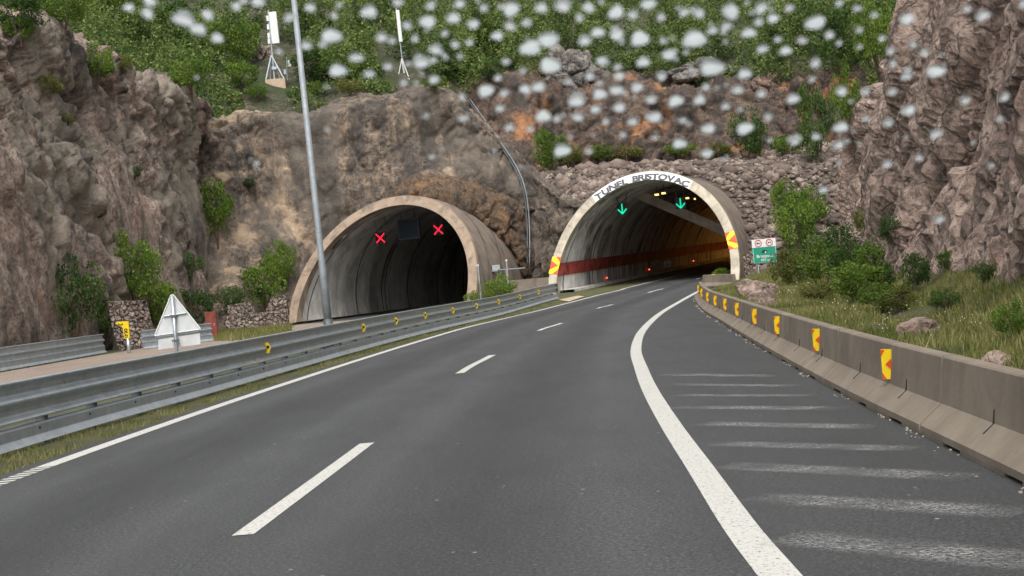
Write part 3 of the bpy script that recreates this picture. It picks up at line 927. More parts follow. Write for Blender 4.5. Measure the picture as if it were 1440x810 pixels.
rows = [[TR.pt(ta + (td - ta) * k / 40, R_, -0.042) for k in range(41)] for R_ in (Ri + 0.03, TR.R - 0.03)]
MB().sheet(rows).build('name_plate', M['white'], portal_right)
mb = MB()
letters_along("TUNEL", ta - 0.02, tb, mb, 0.74)
mb.build('lettering', M['letter'], portal_right)
mb = MB()
letters_along("BRISTOVAC", tc, td + 0.02, mb, 0.74)
mb.build('lettering', M['letter'], portal_right)

# chevron boards on the ring
def chevron_poly(w_, h_, flip):
    s = -1 if flip else 1
    return s, w_, h_
def chevron_board(T, px, py, w_, h_, right, label):
    R_ = (T.R + Ri) / 2
    th = theta_of(T, R_, px, py)
    p = T.pt(th, R_, -0.06)
    nr = -T.normal()
    upv = (Vector((0, 0, 1)) - nr * nr.z).normalized()
    tang = (T.pt(th + 0.05, R_) - T.pt(th - 0.05, R_)).normalized()
    if tang.z < 0: tang = -tang
    upv = (upv * 0.55 + tang * 0.45).normalized()
    mt = frame(p, -nr, upv)
    root = empty('chevron_board', p, label, 'chevron sign')
    MB().box((0, 0, 0), (w_, 0.03, h_), mt.to_3x3().to_4x4()).build('board', M['yellow'], None)
    o = bpy.context.scene.objects[-1] if False else None
    return root, mt
def chevron(root, mt, w_, h_, right, t=0.015):
    k = MB()
    k.prism([(-w_ / 2, -h_ / 2), (w_ / 2, -h_ / 2), (w_ / 2, h_ / 2), (-w_ / 2, h_ / 2)], mt, 0.03)
    k.build('board', M['yellow'], root)
    s = 1 if right else -1
    # orange: side triangle pointing the way, plus two corners
    mm = mt @ Matrix.Translation((0, -t, 0))
    a, b = w_ / 2 - 0.01 * w_, h_ / 2 - 0.01 * h_
    r = MB()
    def poly(pts):
        pts = [(x * s, z) for x, z in pts]
        if s < 0: pts = pts[::-1]
        r.prism(pts, mm, t * 0.8)
    poly([(-a, -b * .52), (a * .72, 0), (-a, b * .52)])
    poly([(-a, b), (a, b), (a, b * .62), (a * .86, b * .55)] if False else [(-a * .1, b), (a, b * .45), (a, b)])
    poly([(-a * .1, -b), (a, -b), (a, -b * .45)])
    r.build('chevron', M['orange'], root)
for (px, py, right, lab) in ((781, 373, True, "orange and yellow chevron board on the arch foot beside the red band"), (1025, 339, False, "orange and yellow chevron board on the arch beside the green sign")):
    R_ = (TR.R + Ri) / 2 + (0.0)
    th = theta_of(TR, R_, px, py)
    p = TR.pt(th, R_, -0.06)
    nr = -TR.normal()
    tang = (TR.pt(th + 0.05, R_) - TR.pt(th - 0.05, R_)).normalized()
    if tang.z < 0: tang = -tang
    mt = frame(p, -nr, tang)
    root = empty('chevron_board', p, lab, 'chevron sign', 'chevron boards on the arch')
    chevron(root, mt, 0.60, 1.3, right)

# wall between the tubes, with rail, box and posts
a, b = P(672, 410, 101), P(786, 392, 98.8)
def wall_between(name, pa, pb, z0, z1, th, mat, label, cat, n=24):
    pa, pb = Vector(pa), Vector(pb)
    root = None
    d = (pb - pa)
    d.z = 0
    y = Vector((-d.y, d.x, 0)).normalized()
    mb = MB()
    rows = []
    for prof in ((-th / 2, 0), (-th / 2, 1), (th / 2, 1), (th / 2, 0)):
        rows.append([pa + d * k / n + y * prof[0] + Vector((0, 0, (z1 if not callable(z1) else z1(k / n)) - pa.z if prof[1] else z0 - pa.z)) for k in range(n + 1)])
    mb.sheet(rows)
    mb.add([rows[k][0] for k in range(4)] + [rows[k][-1] for k in range(4)], [(0, 1, 2, 3), (4, 5, 6, 7)])
    return tag(mb.build(name, mat), label, cat)
w0 = P(745, 396, 99.5)
w1 = P(787, 388, 98.6)
wall_between('retaining_wall', (w0.x - 1.6, w0.y + .4, 0), (w1.x - 0.1, w1.y, 0), -0.3, w1.z - 0.02, 0.3, M['grey_wall'], "low brown concrete wall joining the two tunnel mouths", 'wall')

# ------------------------------------------------------------------ things inside the tunnels
def lane_signal(px, py, d, shape, T, label, grp):
    p = P(px, py, d)
    root = empty('lane_signal', p, label, 'lane signal', grp)
    mt = frame(p, T.a)
    MB().box((0, 0, 0), (0.78, 0.16, 0.78), mt.to_3x3().to_4x4()).v
    k = MB().prism([(-.37, -.37), (.37, -.37), (.37, .37), (-.37, .37)], mt, 0.16)
    k.build('housing', M['black'], root, bevel=0.02)
    s = MB()
    mf = mt @ Matrix.Translation((0, -0.03, 0))
    def bar(x0, z0, x1, z1, w_=0.04):
        dx, dz = x1 - x0, z1 - z0
        l = math.hypot(dx, dz)
        nx, nz_ = -dz / l * w_, dx / l * w_
        s.prism([(x0 - nx, z0 - nz_), (x1 - nx, z1 - nz_), (x1 + nx, z1 + nz_), (x0 + nx, z0 + nz_)], mf, 0.02 + 0.002 * len(s.f) / 6)
    if shape == 'x':
        bar(-.31, -.31, .31, .31)
        bar(-.31, .31, .31, -.31)
        s.build('cross', M['lamp_red'], root)
    else:
        bar(0, .36, 0, -.28, .045)
        bar(-.31, 0, 0, -.33, .045)
        bar(.31, 0, 0, -.33, .045)
        s.build('arrow', M['lamp_green'], root)
    q = p - T.c
    u = q.dot(T.r)
    zt = T.zc + T.asp * math.sqrt(max(.1, Ri * Ri - u * u))
    b = MB()
    for dx in (-.2, .2):
        b.tube([mt @ Vector((dx, .08, .36)), mt @ Vector((dx * 2.2, .08, zt - p.z + 0.05))], 0.03, 6)
    b.tube([mt @ Vector((-.45, .08, .42)), mt @ Vector((.45, .08, .42))], 0.03, 6)
    b.build('bracket', M['steel_dark'], root)
lane_signal(535, 335, 102, 'x', TL, "lit red cross over the left lane of the closed tunnel", 'red lane crosses')
lane_signal(616.5, 323, 102, 'x', TL, "lit red cross right of the dark display in the closed tunnel", 'red lane crosses')
lane_signal(875, 294, 102.5, 'arrow', TR, "lit green down arrow near the streaked left tunnel wall", 'green lane arrows')
lane_signal(957, 286, 102.5, 'arrow', TR, "lit green down arrow beside the two ceiling lamps", 'green lane arrows')
p = P(574, 322, 104)
root = empty('display_board', p, "dark blue variable message display between the two red crosses", 'display')
mt = frame(p, TL.a)
MB().prism([(-.8, -.72), (.8, -.72), (.8, .72), (-.8, .72)], mt, 0.3).build('housing', M['steel_dark'], root, bevel=0.03)
MB().prism([(-.72, -.64), (.72, -.64), (.72, .64), (-.72, .64)], mt @ Matrix.Translation((0, -.012, 0)), 0.01).build('screen', M['screen'], root)
b = MB()
for dx in (-.5, .5):
    b.tube([mt @ Vector((dx, .15, .7)), mt @ Vector((dx, .15, 1.6))], 0.035, 6)
b.build('bracket', M['steel_dark'], root)
# equipment niche door and a parked cabinet far inside the closed tube
p = P(566, 413, 119)
root = empty('hydrant_cabinet', (p.x, p.y, 0), "dim red cabinet standing inside the dark closed tunnel", 'cabinet')
mt = frame((p.x, p.y, 0.0), TL.a)
MB().prism([(-.4, .1), (.4, .1), (.4, 1.45), (-.4, 1.45)], mt, 0.4).build('cabinet_body', M['rust'], root, bevel=0.03)
MB().prism([(-.33, .2), (.33, .2), (.33, 1.35), (-.33, 1.35)], mt @ Matrix.Translation((0, -.03, 0)), 0.02).build('cabinet_door', M['rust'], root)
MB().box(mt @ Vector((0, .2, .05)), (.8, .35, .12), mt.to_3x3().to_4x4()).build('plinth', M['grey_wall'], root)

def tunnel_lamp(px, py, d, ln, label, grp='sodium lamps on the tunnel ceiling'):
    p = P(px, py, d)
    root = empty('tunnel_lamp', p, label, 'tunnel lamp', grp)
    mt = frame(p, TR.a)
    MB().prism([(-ln / 2, -.05), (ln / 2, -.05), (ln / 2, .12), (-ln / 2, .12)], mt, 0.3).build('lamp_housing', M['steel_dark'], root)
    MB().prism([(-ln / 2 + .04, -.06), (ln / 2 - .04, -.06), (ln / 2 - .04, .04), (-ln / 2 + .04, .04)], mt @ Matrix.Translation((0, -.02, 0)), 0.2).build('lamp_glass', M['lamp_orange'], root)
    MB().tube([mt @ Vector((0, .15, .1)), mt @ Vector((0, .15, .6))], .03, 6).build('hanger', M['steel_dark'], root)
    return p
tunnel_lamp(923.5, 273.5, 103, 0.36, "lit yellow ceiling lamp farthest left in the open tunnel")
tunnel_lamp(933, 271.5, 103, 0.36, "lit yellow ceiling lamp close above the dark middle of the arch")
tunnel_lamp(965.5, 278.5, 108, 0.42, "lit yellow ceiling lamp right beside the green arrow")
tunnel_lamp(977, 279.5, 116, 0.2, "smallest lit yellow ceiling lamp deep in the open tunnel")
for t, e in ((46, 14), (58, 38), (70, 75), (80, 110), (92, 150)):      # the sodium lamps deeper in the tube, out of sight behind the arch
    for u in (3.4,):
        ld = bpy.data.lights.new("sodium_light", 'POINT')
        ld.energy = e
        ld.color = (1.0, 0.42, 0.08)
        ld.shadow_soft_size = 0.2
        lo = bpy.data.objects.new("sodium_light", ld)
        COL.objects.link(lo)
        lo.location = TR.c + TR.a * t + TR.r * u + Vector((0, 0, 2.6))
for px in (853.5, 913, 975.5):
    def wall_pt(t): return TR.straight(th_at(TR, gz(9, TR.c.y + t) + 0.42, Ri - .12), Ri - .12, t)
    p = wall_pt(min([k * .25 for k in range(8, 400)], key=lambda t: abs(px_of(wall_pt(t))[0] - px)))
    o = MB().box(p, (0.12, 0.1, 0.12)).build('guide_light', M['lamp_stud'], bevel=0.03)
    tag(o, "small lit red guide light low on the tunnel wall", 'guide light', 'red guide lights along the tunnel kerb')
p0, p1 = P(872, 262, 109), P(1020, 326, 105.5)  # windscreen reflection built as a solid bar across the bore
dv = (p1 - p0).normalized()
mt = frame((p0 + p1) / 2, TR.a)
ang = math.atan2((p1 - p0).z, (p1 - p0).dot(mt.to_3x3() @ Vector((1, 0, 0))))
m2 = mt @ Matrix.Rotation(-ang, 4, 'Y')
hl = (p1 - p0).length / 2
root = empty('roof_reflection_band', p0, "pale diagonal windscreen reflection built as a bar under the roof of the open tunnel", 'reflection_band')
MB().prism([(-hl, -.34), (hl, -.34), (hl, .34), (-hl, .34)], m2, 0.3).build('band_body', M['reflection_band'], root, bevel=.04)
for q in (-.7, -.2, .3, .8): MB().box(m2 @ Vector((hl * q, .15, .5)), (.06, .06, .4)).build('hanger', M['steel_dark'], root)  # made-up supports for the reflection bar
p = P(938.5, 371.5, 130)
root = empty('exit_sign', p, "small pale sign on the tunnel's left wall above the red band", 'sign')
mt = frame(p, TR.a)
MB().prism([(-.3, -.24), (.3, -.24), (.3, .24), (-.3, .24)], mt, 0.1).build('panel', M['sign_back'], root)
MB().box(mt @ Vector((0, -.01, 0)), (.08, .02, .3), mt.to_3x3().to_4x4()).build('symbol', M['letter'], root)

# ------------------------------------------------------------------ guardrails
def path_pts(tab, y0, y1, step=1.0):
    out = []
    y = y0
    while y <= y1 + 1e-6:
        out.append(Vector((lerp_tab(tab, y), y, gz(lerp_tab(tab, y), y))))
        y += step
    return out
def sweep(pts, prof, closed=False):       # prof: (offset to the right of travel, height)
    rows = []
    for x, z in prof:
        rw = []
        for i, p in enumerate(pts):
            d = pts[min(i + 1, len(pts) - 1)] - pts[max(i - 1, 0)]
            d.z = 0
            d.normalize()
            rw.append(p + Vector((d.y, -d.x, 0)) * x + Vector((0, 0, z)))
        rows.append(rw)
    return rows
def thrie(z0, z1, amp, n=28):             # three-ridge beam section, front then back
    fr = []
    for k in range(n + 1):
        f = k / n
        x = amp * (0.5 + 0.5 * math.cos(f * 2 * PI * 2))
        x = amp * (x / amp) ** 1.7
        fr.append((x, z0 + (z1 - z0) * f))
    fr = [(0.2 * amp, z0 - 0.012)] + fr + [(0.15 * amp, z1 + 0.012)]
    return fr + [(x - 0.012, z) for x, z in fr[::-1]]
def guardrail(pts, label, spacing=2.0, reflect=(), face=1, top=0.92, flip=False):
    root = empty('guardrail', pts[0], label, 'guardrail')
    f = face
    pr = [(x * f, z) for x, z in thrie(top - 0.55, top, 0.10)]
    MB().sheet(sweep(pts, pr)).build('beam', M['steel'], root, smooth=True)
    lo = [(0.0, .30), (.07, .295), (.085, .27), (.075, .13), (.09, .11), (.155, .03), (.15, .02), (.06, .09), (.05, .3), (0, .32)]
    MB().sheet(sweep(pts, [(x * f, z) for x, z in lo])).build('lower_rail', M['steel_pale'], root)
    # posts
    acc, nxt = 0.0, 0.4
    post_me = None
    for a, b in zip(pts, pts[1:]):
        l = (b - a).length
        while nxt <= acc + l:
            t = (nxt - acc) / l
            p = a + (b - a) * t
            d = (b - a).normalized()
            mt = frame(p, d)
            if post_me is None:
                k = MB()
                k.box(Vector((-.09 * f, 0, top / 2 - .12)), (.012, .1, top + .2))
                k.box(Vector((-.045 * f, -.045, top / 2 - .12)), (.085, .01, top + .2))
                k.box(Vector((-.045 * f, .045, top / 2 - .12)), (.085, .01, top + .2))
                k.box(Vector((-.03 * f, 0, top - .28)), (.055, .14, .16))
                k.box(Vector((.0 * f, 0, .335)), (.1, .09, .08))
                me = bpy.data.meshes.new('post')
                me.from_pydata([tuple(q) for q in k.v], [], k.f)
                me.materials.append(M['steel_dark'])
                post_me = me
            o = bpy.data.objects.new('post', post_me)
            COL.objects.link(o)
            o.parent = root
            o.location = p - root.location
            o.rotation_euler = (0, 0, math.atan2(-d.x, d.y))
            nxt += spacing
        acc += l
    return root
def along_for_px(pts, off, z, px):
    best = None
    rows = sweep(pts, [(off, z)])[0]
    for i, (a, b) in enumerate(zip(rows, rows[1:])):
        xa, xb = px_of(a)[0], px_of(b)[0]
        if (xa - px) * (xb - px) <= 0 and abs(xb - xa) > 1e-6:
            t = (px - xa) / (xb - xa)
            best = (a + (b - a) * t, (b - a).normalized())
    return best
def marker(root, p, d, w_, h_, right, f, name='reflector'):
    mt = frame(p, d)                       # stands across the rail, facing back along the road
    k = MB().prism([(-w_ / 2, -h_ / 2), (w_ / 2, -h_ / 2), (w_ / 2, h_ / 2), (-w_ / 2, h_ / 2)], mt, 0.02)
    o = k.build(name, M['yellow'], root)
    return o, mt
gpts = path_pts(GR, 7, 86.5, 1.0)
gr = guardrail(gpts, "long grey steel guardrail with yellow arrow reflectors left of the road")
# the reflectors: bent yellow tabs with a black arrow, seen edge-on along the rail
for px in (376, 511, 557, 598, 637, 670, 701, 731, 757):
    r = along_for_px(gpts, 0.10, 0.66, px)
    if r is None: continue
    p, d = r
    side = Vector((d.y, -d.x, 0))
    mt = frame(p, (d * 0.75 - side * 0.66).normalized())
    k = MB().prism([(-.075, -.11), (.02, -.13), (.085, 0), (.02, .13), (-.075, .11), (.0, 0)], mt, 0.015)
    o = k.build('reflector', M['yellow'], gr)
    MB().prism([(-.05, -.02), (.0, -.02), (.025, .015), (.0, .05), (-.05, .05)], mt @ Matrix.Translation((0.03, -.004, 0)), 0.003).build('reflector_arrow', M['black'], o)
# bolts on the lower rail
for i in range(6, 30, 2):
    r = sweep(gpts, [(.086, .22)])[0][i]
    MB().box(r, (.03, .03, .03)).build('bolt', M['black'], gr)
# terminal block at the guardrail's far end
e = gpts[-1]
dd = (gpts[-1] - gpts[-2]).normalized()
MB().box(e + Vector((0, 0.05, .62)), (.25, .10, .56)).build('end_plate', M['steel_dark'], gr, bevel=0.02)
far = [Vector((-19.0, 36 + k * 1.0, 0)) + Vector((0.02 * k, 0, 0)) for k in range(0, 31)]
far = [p for p in far if p.y <= 66.5]
fg = guardrail(far, "shorter steel guardrail under the left rock face ending at the yellow marker", top=0.85)
r = along_for_px(far, 0.1, 0.6, 148)
if r:
    mt = frame(r[0], (0.2, 1, 0))
    o = MB().prism([(-.1, -.14), (.06, -.14), (.16, 0), (.06, .14), (-.1, .14)], mt, 0.015).build('reflector', M['yellow'], fg)
    MB().prism([(-.05, -.05), (.03, -.05), (.07, 0), (.03, .05), (-.05, .05)], mt @ Matrix.Translation((0, -.004, 0)), .003).build('reflector_arrow', M['black'], o)
s0 = P(200, 493, 66)
sp_ = [Vector((s0.x + 0.44 * k, s0.y + 0.9 * k, 0)) for k in range(6)]
guardrail(sp_, "stub of steel guardrail behind the triangular sign", top=0.85)

# ------------------------------------------------------------------ concrete barriers
prof = [(-.02, 0.03), (-.02, .09), (.19, .27), (.235, .685), (.25, .70), (.37, .70), (.385, .685), (.43, .27), (.64, .09), (.64, .03)]
bp = path_pts(BR, 3.0, 69.2, 0.25)
cum = [0]
for a, b in zip(bp, bp[1:]): cum.append(cum[-1] + (b - a).length)
def bp_at(s):
    for i in range(len(bp) - 1):
        if cum[i] <= s <= cum[i + 1]:
            return bp[i] + (bp[i + 1] - bp[i]) * ((s - cum[i]) / (cum[i + 1] - cum[i]))
    return bp[-1]
jr = sweep(bp, [(.3, .70)])[0]
s_ref = min(range(len(jr)), key=lambda i: abs(px_of(jr[i])[0] - 1332))
s_start = cum[s_ref] % 5.95
joints = [s for s in [s_start + 5.95 * k for k in range(-1, 13)] if s < cum[-1] - 0.5]
joints = [max(0, joints[0])] + joints[1:] + [cum[-1]]
names = ["nearest", "second", "third", "fourth", "fifth", "sixth", "seventh", "eighth", "ninth", "tenth", "eleventh", "twelfth", "thirteenth"]
chev_px = [1251, 1151, 1095, 1063, 1038, 1021, 1007, 996, 987.5, 983]
chev_pts = []
face = sweep(bp, [(.205, .48)])[0]
for cx in chev_px:
    for i, (a, b) in enumerate(zip(face, face[1:])):
        xa, xb = px_of(a)[0], px_of(b)[0]
        if (xa - cx) * (xb - cx) <= 0 and xa != xb:
            chev_pts.append((cum[i], a + (b - a) * ((cx - xa) / (xb - xa)), (b - a).normalized()))
            break
ORD = 0
for s0_, s1_ in zip(joints, joints[1:]):
    if s1_ - s0_ < 0.8: continue
    n = 9
    pts = [bp_at(s0_ + 0.026 + (s1_ - s0_ - 0.052) * k / (n - 1)) for k in range(n)]
    root = empty('concrete_barrier', pts[0])
    rows = sweep(pts, prof)
    mb = MB().sheet(rows)
    for e in (0, -1):
        mb.add([rw[e] for rw in rows], [tuple(range(len(rows)))])
    mb.build('barrier_body', M['barrier'], root)
    # feet leave drain slots between them
    for fa, fb in ((0.0, .14), (.24, .46), (.54, .76), (.86, 1.0)):
        fp = [bp_at(s0_ + 0.02 + (s1_ - s0_ - 0.04) * (fa + (fb - fa) * k / 3)) for k in range(4)]
        r2 = sweep(fp, [(-.015, .032), (-.015, -.02), (.635, -.02), (.635, .032)])
        k = MB().sheet(r2)
        for e in (0, -1): k.add([rw[e] for rw in r2], [(0, 1, 2, 3)])
        k.build('foot', M['barrier'], root)
    # lifting slots cast in the face
    for fa in (.25, .7):
        q = bp_at(s0_ + (s1_ - s0_) * fa)
        q2 = bp_at(s0_ + (s1_ - s0_) * fa + 0.03)
        rr_ = sweep([q, q2], [(.205, .38), (.185, .26), (.1, .19)])
        MB().tube([rr_[0][0], rr_[1][0], rr_[2][0]], 0.012, 6).build('slot', M['rubber'], root)
    mine = [c for c in chev_pts if s0_ <= c[0] < s1_]
    for c in mine:
        d = c[2]
        side = Vector((d.y, -d.x, 0))
        mt = frame(c[1] - side * 0.03, (d * 0.62 + side * 0.78).normalized())
        h_ = 0.32
        bd = MB().prism([(-.07, -h_ / 2), (.07, -h_ / 2), (.07, h_ / 2), (-.07, h_ / 2)], mt, 0.02).build('chevron_plate', M['yellow'], root)
        k = MB()
        m2 = mt @ Matrix.Translation((0, -.006, 0))
        k.prism([(.066, -.06), (.066, .06), (-.015, 0)], m2, .005)
        k.prism([(-.066, .09), (-.015, h_ / 2 - .005), (-.066, h_ / 2 - .005)], m2, .005)
        k.prism([(-.066, -.09), (-.066, -h_ / 2 + .005), (-.015, -h_ / 2 + .005)], m2, .005)
        k.build('chevron', M['orange'], bd)
    w_ = names[ORD]
    tag(root, f"{w_} grey concrete barrier block in the curved row right of the road", 'concrete barrier', 'concrete barrier blocks along the right edge')
    ORD += 1
# end pair by the right tunnel mouth
def block(pa, pb, label):
    pa, pb = Vector(pa), Vector(pb)
    pts = [pa + (pb - pa) * k / 4 for k in range(5)]
    root = empty('concrete_barrier', pa, label, 'concrete barrier', 'concrete barrier blocks by the tunnel mouth')
    rows = sweep(pts, prof)
    mb = MB().sheet(rows)
    for e in (0, -1): mb.add([rw[e] for rw in rows], [tuple(range(len(rows)))])
    mb.build('barrier_body', M['barrier'], root)
    for fa, fb in ((0, .2), (.32, .68), (.8, 1)):
        k = MB()
        r2 = sweep([pa + (pb - pa) * (fa + (fb - fa) * q / 2) for q in range(3)], [(-.015, .032), (-.015, -.03), (.635, -.03), (.635, .032)])
        k.sheet(r2)
        k.build('foot', M['barrier'], root)
    return root, pts
pA, pB, pC = P(1002, 408, 84), P(1023, 411.5, 82), P(1042, 414, 80)
for q in (pA, pB, pC): q.z = gz(q.x, q.y)
blk, bpt = block(pA + Vector((-.2, -.3, 0)), pB, "angled concrete barrier block with a yellow plate by the right tunnel mouth")
mt = frame(bpt[0] + Vector((.25, -.25, .52)), (0, 1, 0))
MB().prism([(-.1, -.18), (.1, -.18), (.1, .18), (-.1, .18)], mt, .02).build('chevron_plate', M['yellow'], blk)
block(pB + (pC - pB) * 0.02, pC, "plain concrete barrier block before the bush at the arch foot")

# gravel specks along the barrier foot
mbv, mbf = [], []
k = MB()
for i in range(520):
    s = random.uniform(3, cum[-1] - 1)
    if noise.noise(Vector((s * .8, 0, 0))) < .05: continue
    p = bp_at(s)
    p = p + Vector((-abs(random.gauss(0, 0.05)) - 0.03, 0, 0))
    r = random.uniform(.004, .012) * (1 + s / 45)
    k.box(p + Vector((0, 0, r * .6)), (r * 1.6, r * 1.3, r), Matrix.Rotation(random.random() * 3, 4, 'Z'))
tag(k.build('gravel', M['grit']), "loose pale grit along the barrier foot", 'gravel', kind='stuff')

# ------------------------------------------------------------------ signs, pole, markers
p = P(247, 520, 36)
base = Vector((p.x, p.y, 0.0))
root = empty('triangle_sign', base, "bare grey back of a triangular warning sign with plate on one post", 'road sign')
d_ = 36.0
apex, lc, rc = P(241.8, 412, d_), P(216.7, 474.4, d_), P(284, 464.8, d_)
cx = (lc + rc) / 2
mt = frame((apex + lc + rc) / 3, (0, 1, 0))
inv = mt.inverted()
def loc2(q):
    q = inv @ q
    return (q.x, q.z)
def rounded(poly, r=0.05):
    out = []
    n = len(poly)
    for i in range(n):
        a, b, c = (Vector(poly[(i + k) % n]) for k in (-1, 0, 1))
        u, v = (a - b).normalized(), (c - b).normalized()
        for t in range(5):
            f = t / 4
            out.append(tuple((b + u * r * (1 - f) + v * r * f) * 1.0))
    return out
tri = rounded([loc2(lc), loc2(rc), loc2(apex)], 0.06)
MB().prism(tri, mt, 0.02).build('sign_plate', M['sign_back'], root)
rim = MB()
tri3 = [mt @ Vector((x, -.008, z)) for x, z in tri] + [mt @ Vector((tri[0][0], -.008, tri[0][1]))]
rim.tube(tri3, .016, 6)
rim.build('rim', M['white'], root)
pl = [P(222.5, 477.5, d_), P(222.6, 492, d_), P(282, 484, d_), P(281, 468.5, d_)]
MB().prism([loc2(q) for q in pl[1:]] + [loc2(pl[0])], mt @ Matrix.Translation((0, .006, 0)), 0.02).build('lower_plate', M['sign_back'], root)
for ya, yb in ((.47, .47), (.03, .03)):
    a = lc + (apex - lc) * ya + Vector((.03, -.03, 0))
    b = rc + (apex - rc) * yb + Vector((-.03, -.03, 0))
    MB().tube([a, b], .022, 6).build('cross_rail', M['steel_pale'], root)
top = P(242.6, 416, d_) + Vector((0, -.07, 0))
bot = P(250, 500, d_) + Vector((0, -.07, 0))
dirp = (bot - top) / (top.z - bot.z)
MB().tube([top, bot + dirp * (bot.z + .2)], .045, 10).build('post', M['steel'], root, smooth=True)
for z in (.35, .95):
    q = top + dirp * (top.z - z - .6)
    MB().box(q + Vector((0, -.02, 0)), (.16, .09, .05)).build('clamp', M['steel_dark'], root)

# light pole
pb_ = P(463, 462, 45)
pb_.z = 0
pt_ = P(409, -40, 45)
root = empty('lamp_pole', pb_, "tall tapering grey steel lighting pole behind the long guardrail", 'lamp pole')
up_ = (pt_ - pb_)
tipp = pb_ + up_ * 1.12
MB().tube([pb_ + up_ * .035, pb_ + up_ * 0.23, pb_ + up_ * .235, tipp], .125, 14, .085).build('shaft', M['pole'], root, smooth=True)
MB().tube([pb_ + up_ * 0.0, pb_ + up_ * .085], .15, 14).build('sleeve', M['steel_dark'], root, smooth=True)
MB().box(pb_ + Vector((0, 0, .03)), (.45, .45, .06)).build('base_plate', M['grey_wall'], root)
MB().tube([tipp, tipp + Vector((.1, 0, .5)), tipp + Vector((.9, .1, .8)), tipp + Vector((1.7, .2, .85))], .05, 8).build('arm', M['steel'], root)
MB().box(tipp + Vector((1.95, .22, .85)), (.7, .3, .14)).build('lantern', M['steel_pale'], root, bevel=0.04)

# yellow marker
pm = G(181, 497)
d_ = pm.y
root = empty('yellow_marker', (pm.x, pm.y, 0), "yellow bent marker sign with black figures on a short grey post", 'marker sign')
mt = frame(P(177, 470, d_), (0, 1, 0))
inv = mt.inverted()
def L2(px, py): return loc2(P(px, py, d_))
poly = [L2(174.5, 476.5), L2(182, 476), L2(180.5, 452), L2(165, 452.5), L2(162, 455), L2(172.5, 460.5)]
MB().prism(poly, mt, .12).build('panel', M['yellow'], root, bevel=0.01)
k = MB()
for py, s in ((464, 1), (468.3, 1), (472.6, 1)):
    c = L2(177 + (py - 464) * .07, py)
    m2 = mt @ Matrix.Translation((c[0], -.012, c[1]))
    pts = [m2 @ Vector((.065 * math.cos(t * PI / 5), 0, .05 * math.sin(t * PI / 5))) for t in range(0, 10 if py != 468.3 else 8)]
    k.tube(pts, .016, 5)
c = L2(170.5, 455.8)
k.tube([mt @ Vector((c[0] - .14, -.012, c[1] + .03)), mt @ Vector((c[0], -.012, c[1] - .03)), mt @ Vector((c[0] + .07, -.012, c[1] + .01)), mt @ Vector((c[0] + .05, -.012, c[1] + .05))], .018, 5)
k.build('figures', M['black'], root)
MB().tube([P(179, 476, d_) + Vector((0, .06, 0)), Vector((pm.x, pm.y + .06, -.1))], .07, 10).build('post', M['steel'], root, smooth=True)

# rusty red panel
pr_ = G(298.5, 478)
d_ = pr_.y
root = empty('red_cabinet', (pr_.x, pr_.y, 0), "upright rusty red metal cabinet beside the triangular sign", 'cabinet')
mt = frame((pr_.x, pr_.y, 0), (0, 1, 0))
MB().prism([(-.27, 0.05), (.27, 0.05), (.29, 1.38), (-.26, 1.40)], mt, .3).build('cabinet_body', M['rust'], root, bevel=0.015)
MB().prism([(-.22, .12), (.22, .12), (.23, 1.30), (-.22, 1.31)], mt @ Matrix.Translation((0, -.018, 0)), .02).build('cabinet_door', M['rust'], root)
MB().box(mt @ Vector((.17, -.03, .75)), (.03, .03, .12)).build('handle', M['steel_pale'], root)
MB().box(mt @ Vector((0, .15, .02)), (.6, .34, .1)).build('plinth', M['grey_wall'], root)

# green tunnel sign
d_ = 90.0
root = empty('tunnel_sign', P(1077, 392, d_), "green tunnel name sign under two round prohibition symbols on two posts", 'road sign')
mt = frame(P(1075, 353, d_), (0.12, 1, 0))
inv = mt.inverted()
w2 = 0.72
def rect(x0, z0, x1, z1): return [(x0, z0), (x1, z0), (x1, z1), (x0, z1)]
MB().prism(rect(-w2, -.72, w2, .25), mt, .04).build('green_panel', M['green'], root)
MB().prism(rect(-w2 + .04, -.68, w2 - .04, -.675), mt @ Matrix.Translation((0, -.006, 0)), .004).build('border', M['white'], root)
k = MB()
for r_ in (rect(-w2 + .03, -.69, -w2 + .05, .22), rect(w2 - .05, -.69, w2 - .03, .22)): k.prism(r_, mt @ Matrix.Translation((0, -.006, 0)), .004)
k.build('border', M['white'], root)
MB().prism(rect(-w2, .25, w2, .74), mt, .04).build('white_panel', M['white'], root)
for cx_ in (-.34, .33):
    c = mt @ Vector((cx_, -.012, .5))
    ring_ = [mt @ Vector((cx_ + .19 * math.cos(t * PI / 10), -.012, .5 + .19 * math.sin(t * PI / 10))) for t in range(21)]
    MB().tube(ring_, .026, 6).build('prohibition_ring', M['red'], root)
    k = MB()
    if cx_ < 0:
        k.prism(rect(cx_ - .10, .44, cx_ + .02, .55), mt @ Matrix.Translation((0, -.01, 0)), .008)
        k.prism(rect(cx_ + .03, .44, cx_ + .10, .51), mt @ Matrix.Translation((0, -.01, 0)), .008)
    else:
        for x_ in (-.09, .02): k.prism(rect(cx_ + x_, .45, cx_ + x_ + .08, .53), mt @ Matrix.Translation((0, -.01, 0)), .008)
    k.build('pictogram', M['letter'], root)
half = lambda r_, cx_, cz: [(cx_ + r_ * math.cos(PI * t / 12), cz + r_ * 1.05 * math.sin(PI * t / 12)) for t in range(13)]
MB().prism(half(.17, 0, -.10), mt @ Matrix.Translation((0, -.008, 0)), .006).build('tunnel_symbol', M['black'], root)
MB().prism([(.0, -.10), (.12, -.10), (.06, .01)], mt @ Matrix.Translation((0, -.014, 0)), .006).build('tunnel_symbol', M['white'], root)
k = MB()
text_on(k, "Bristovac", .27, mt @ Matrix.Translation((0, -.012, -.31)))
k.build('lettering', M['white'], root)
k = MB()
text_on(k, "697 m", .22, mt @ Matrix.Translation((0.02, -.012, -.54)))
k.build('length_figures', M['white'], root)
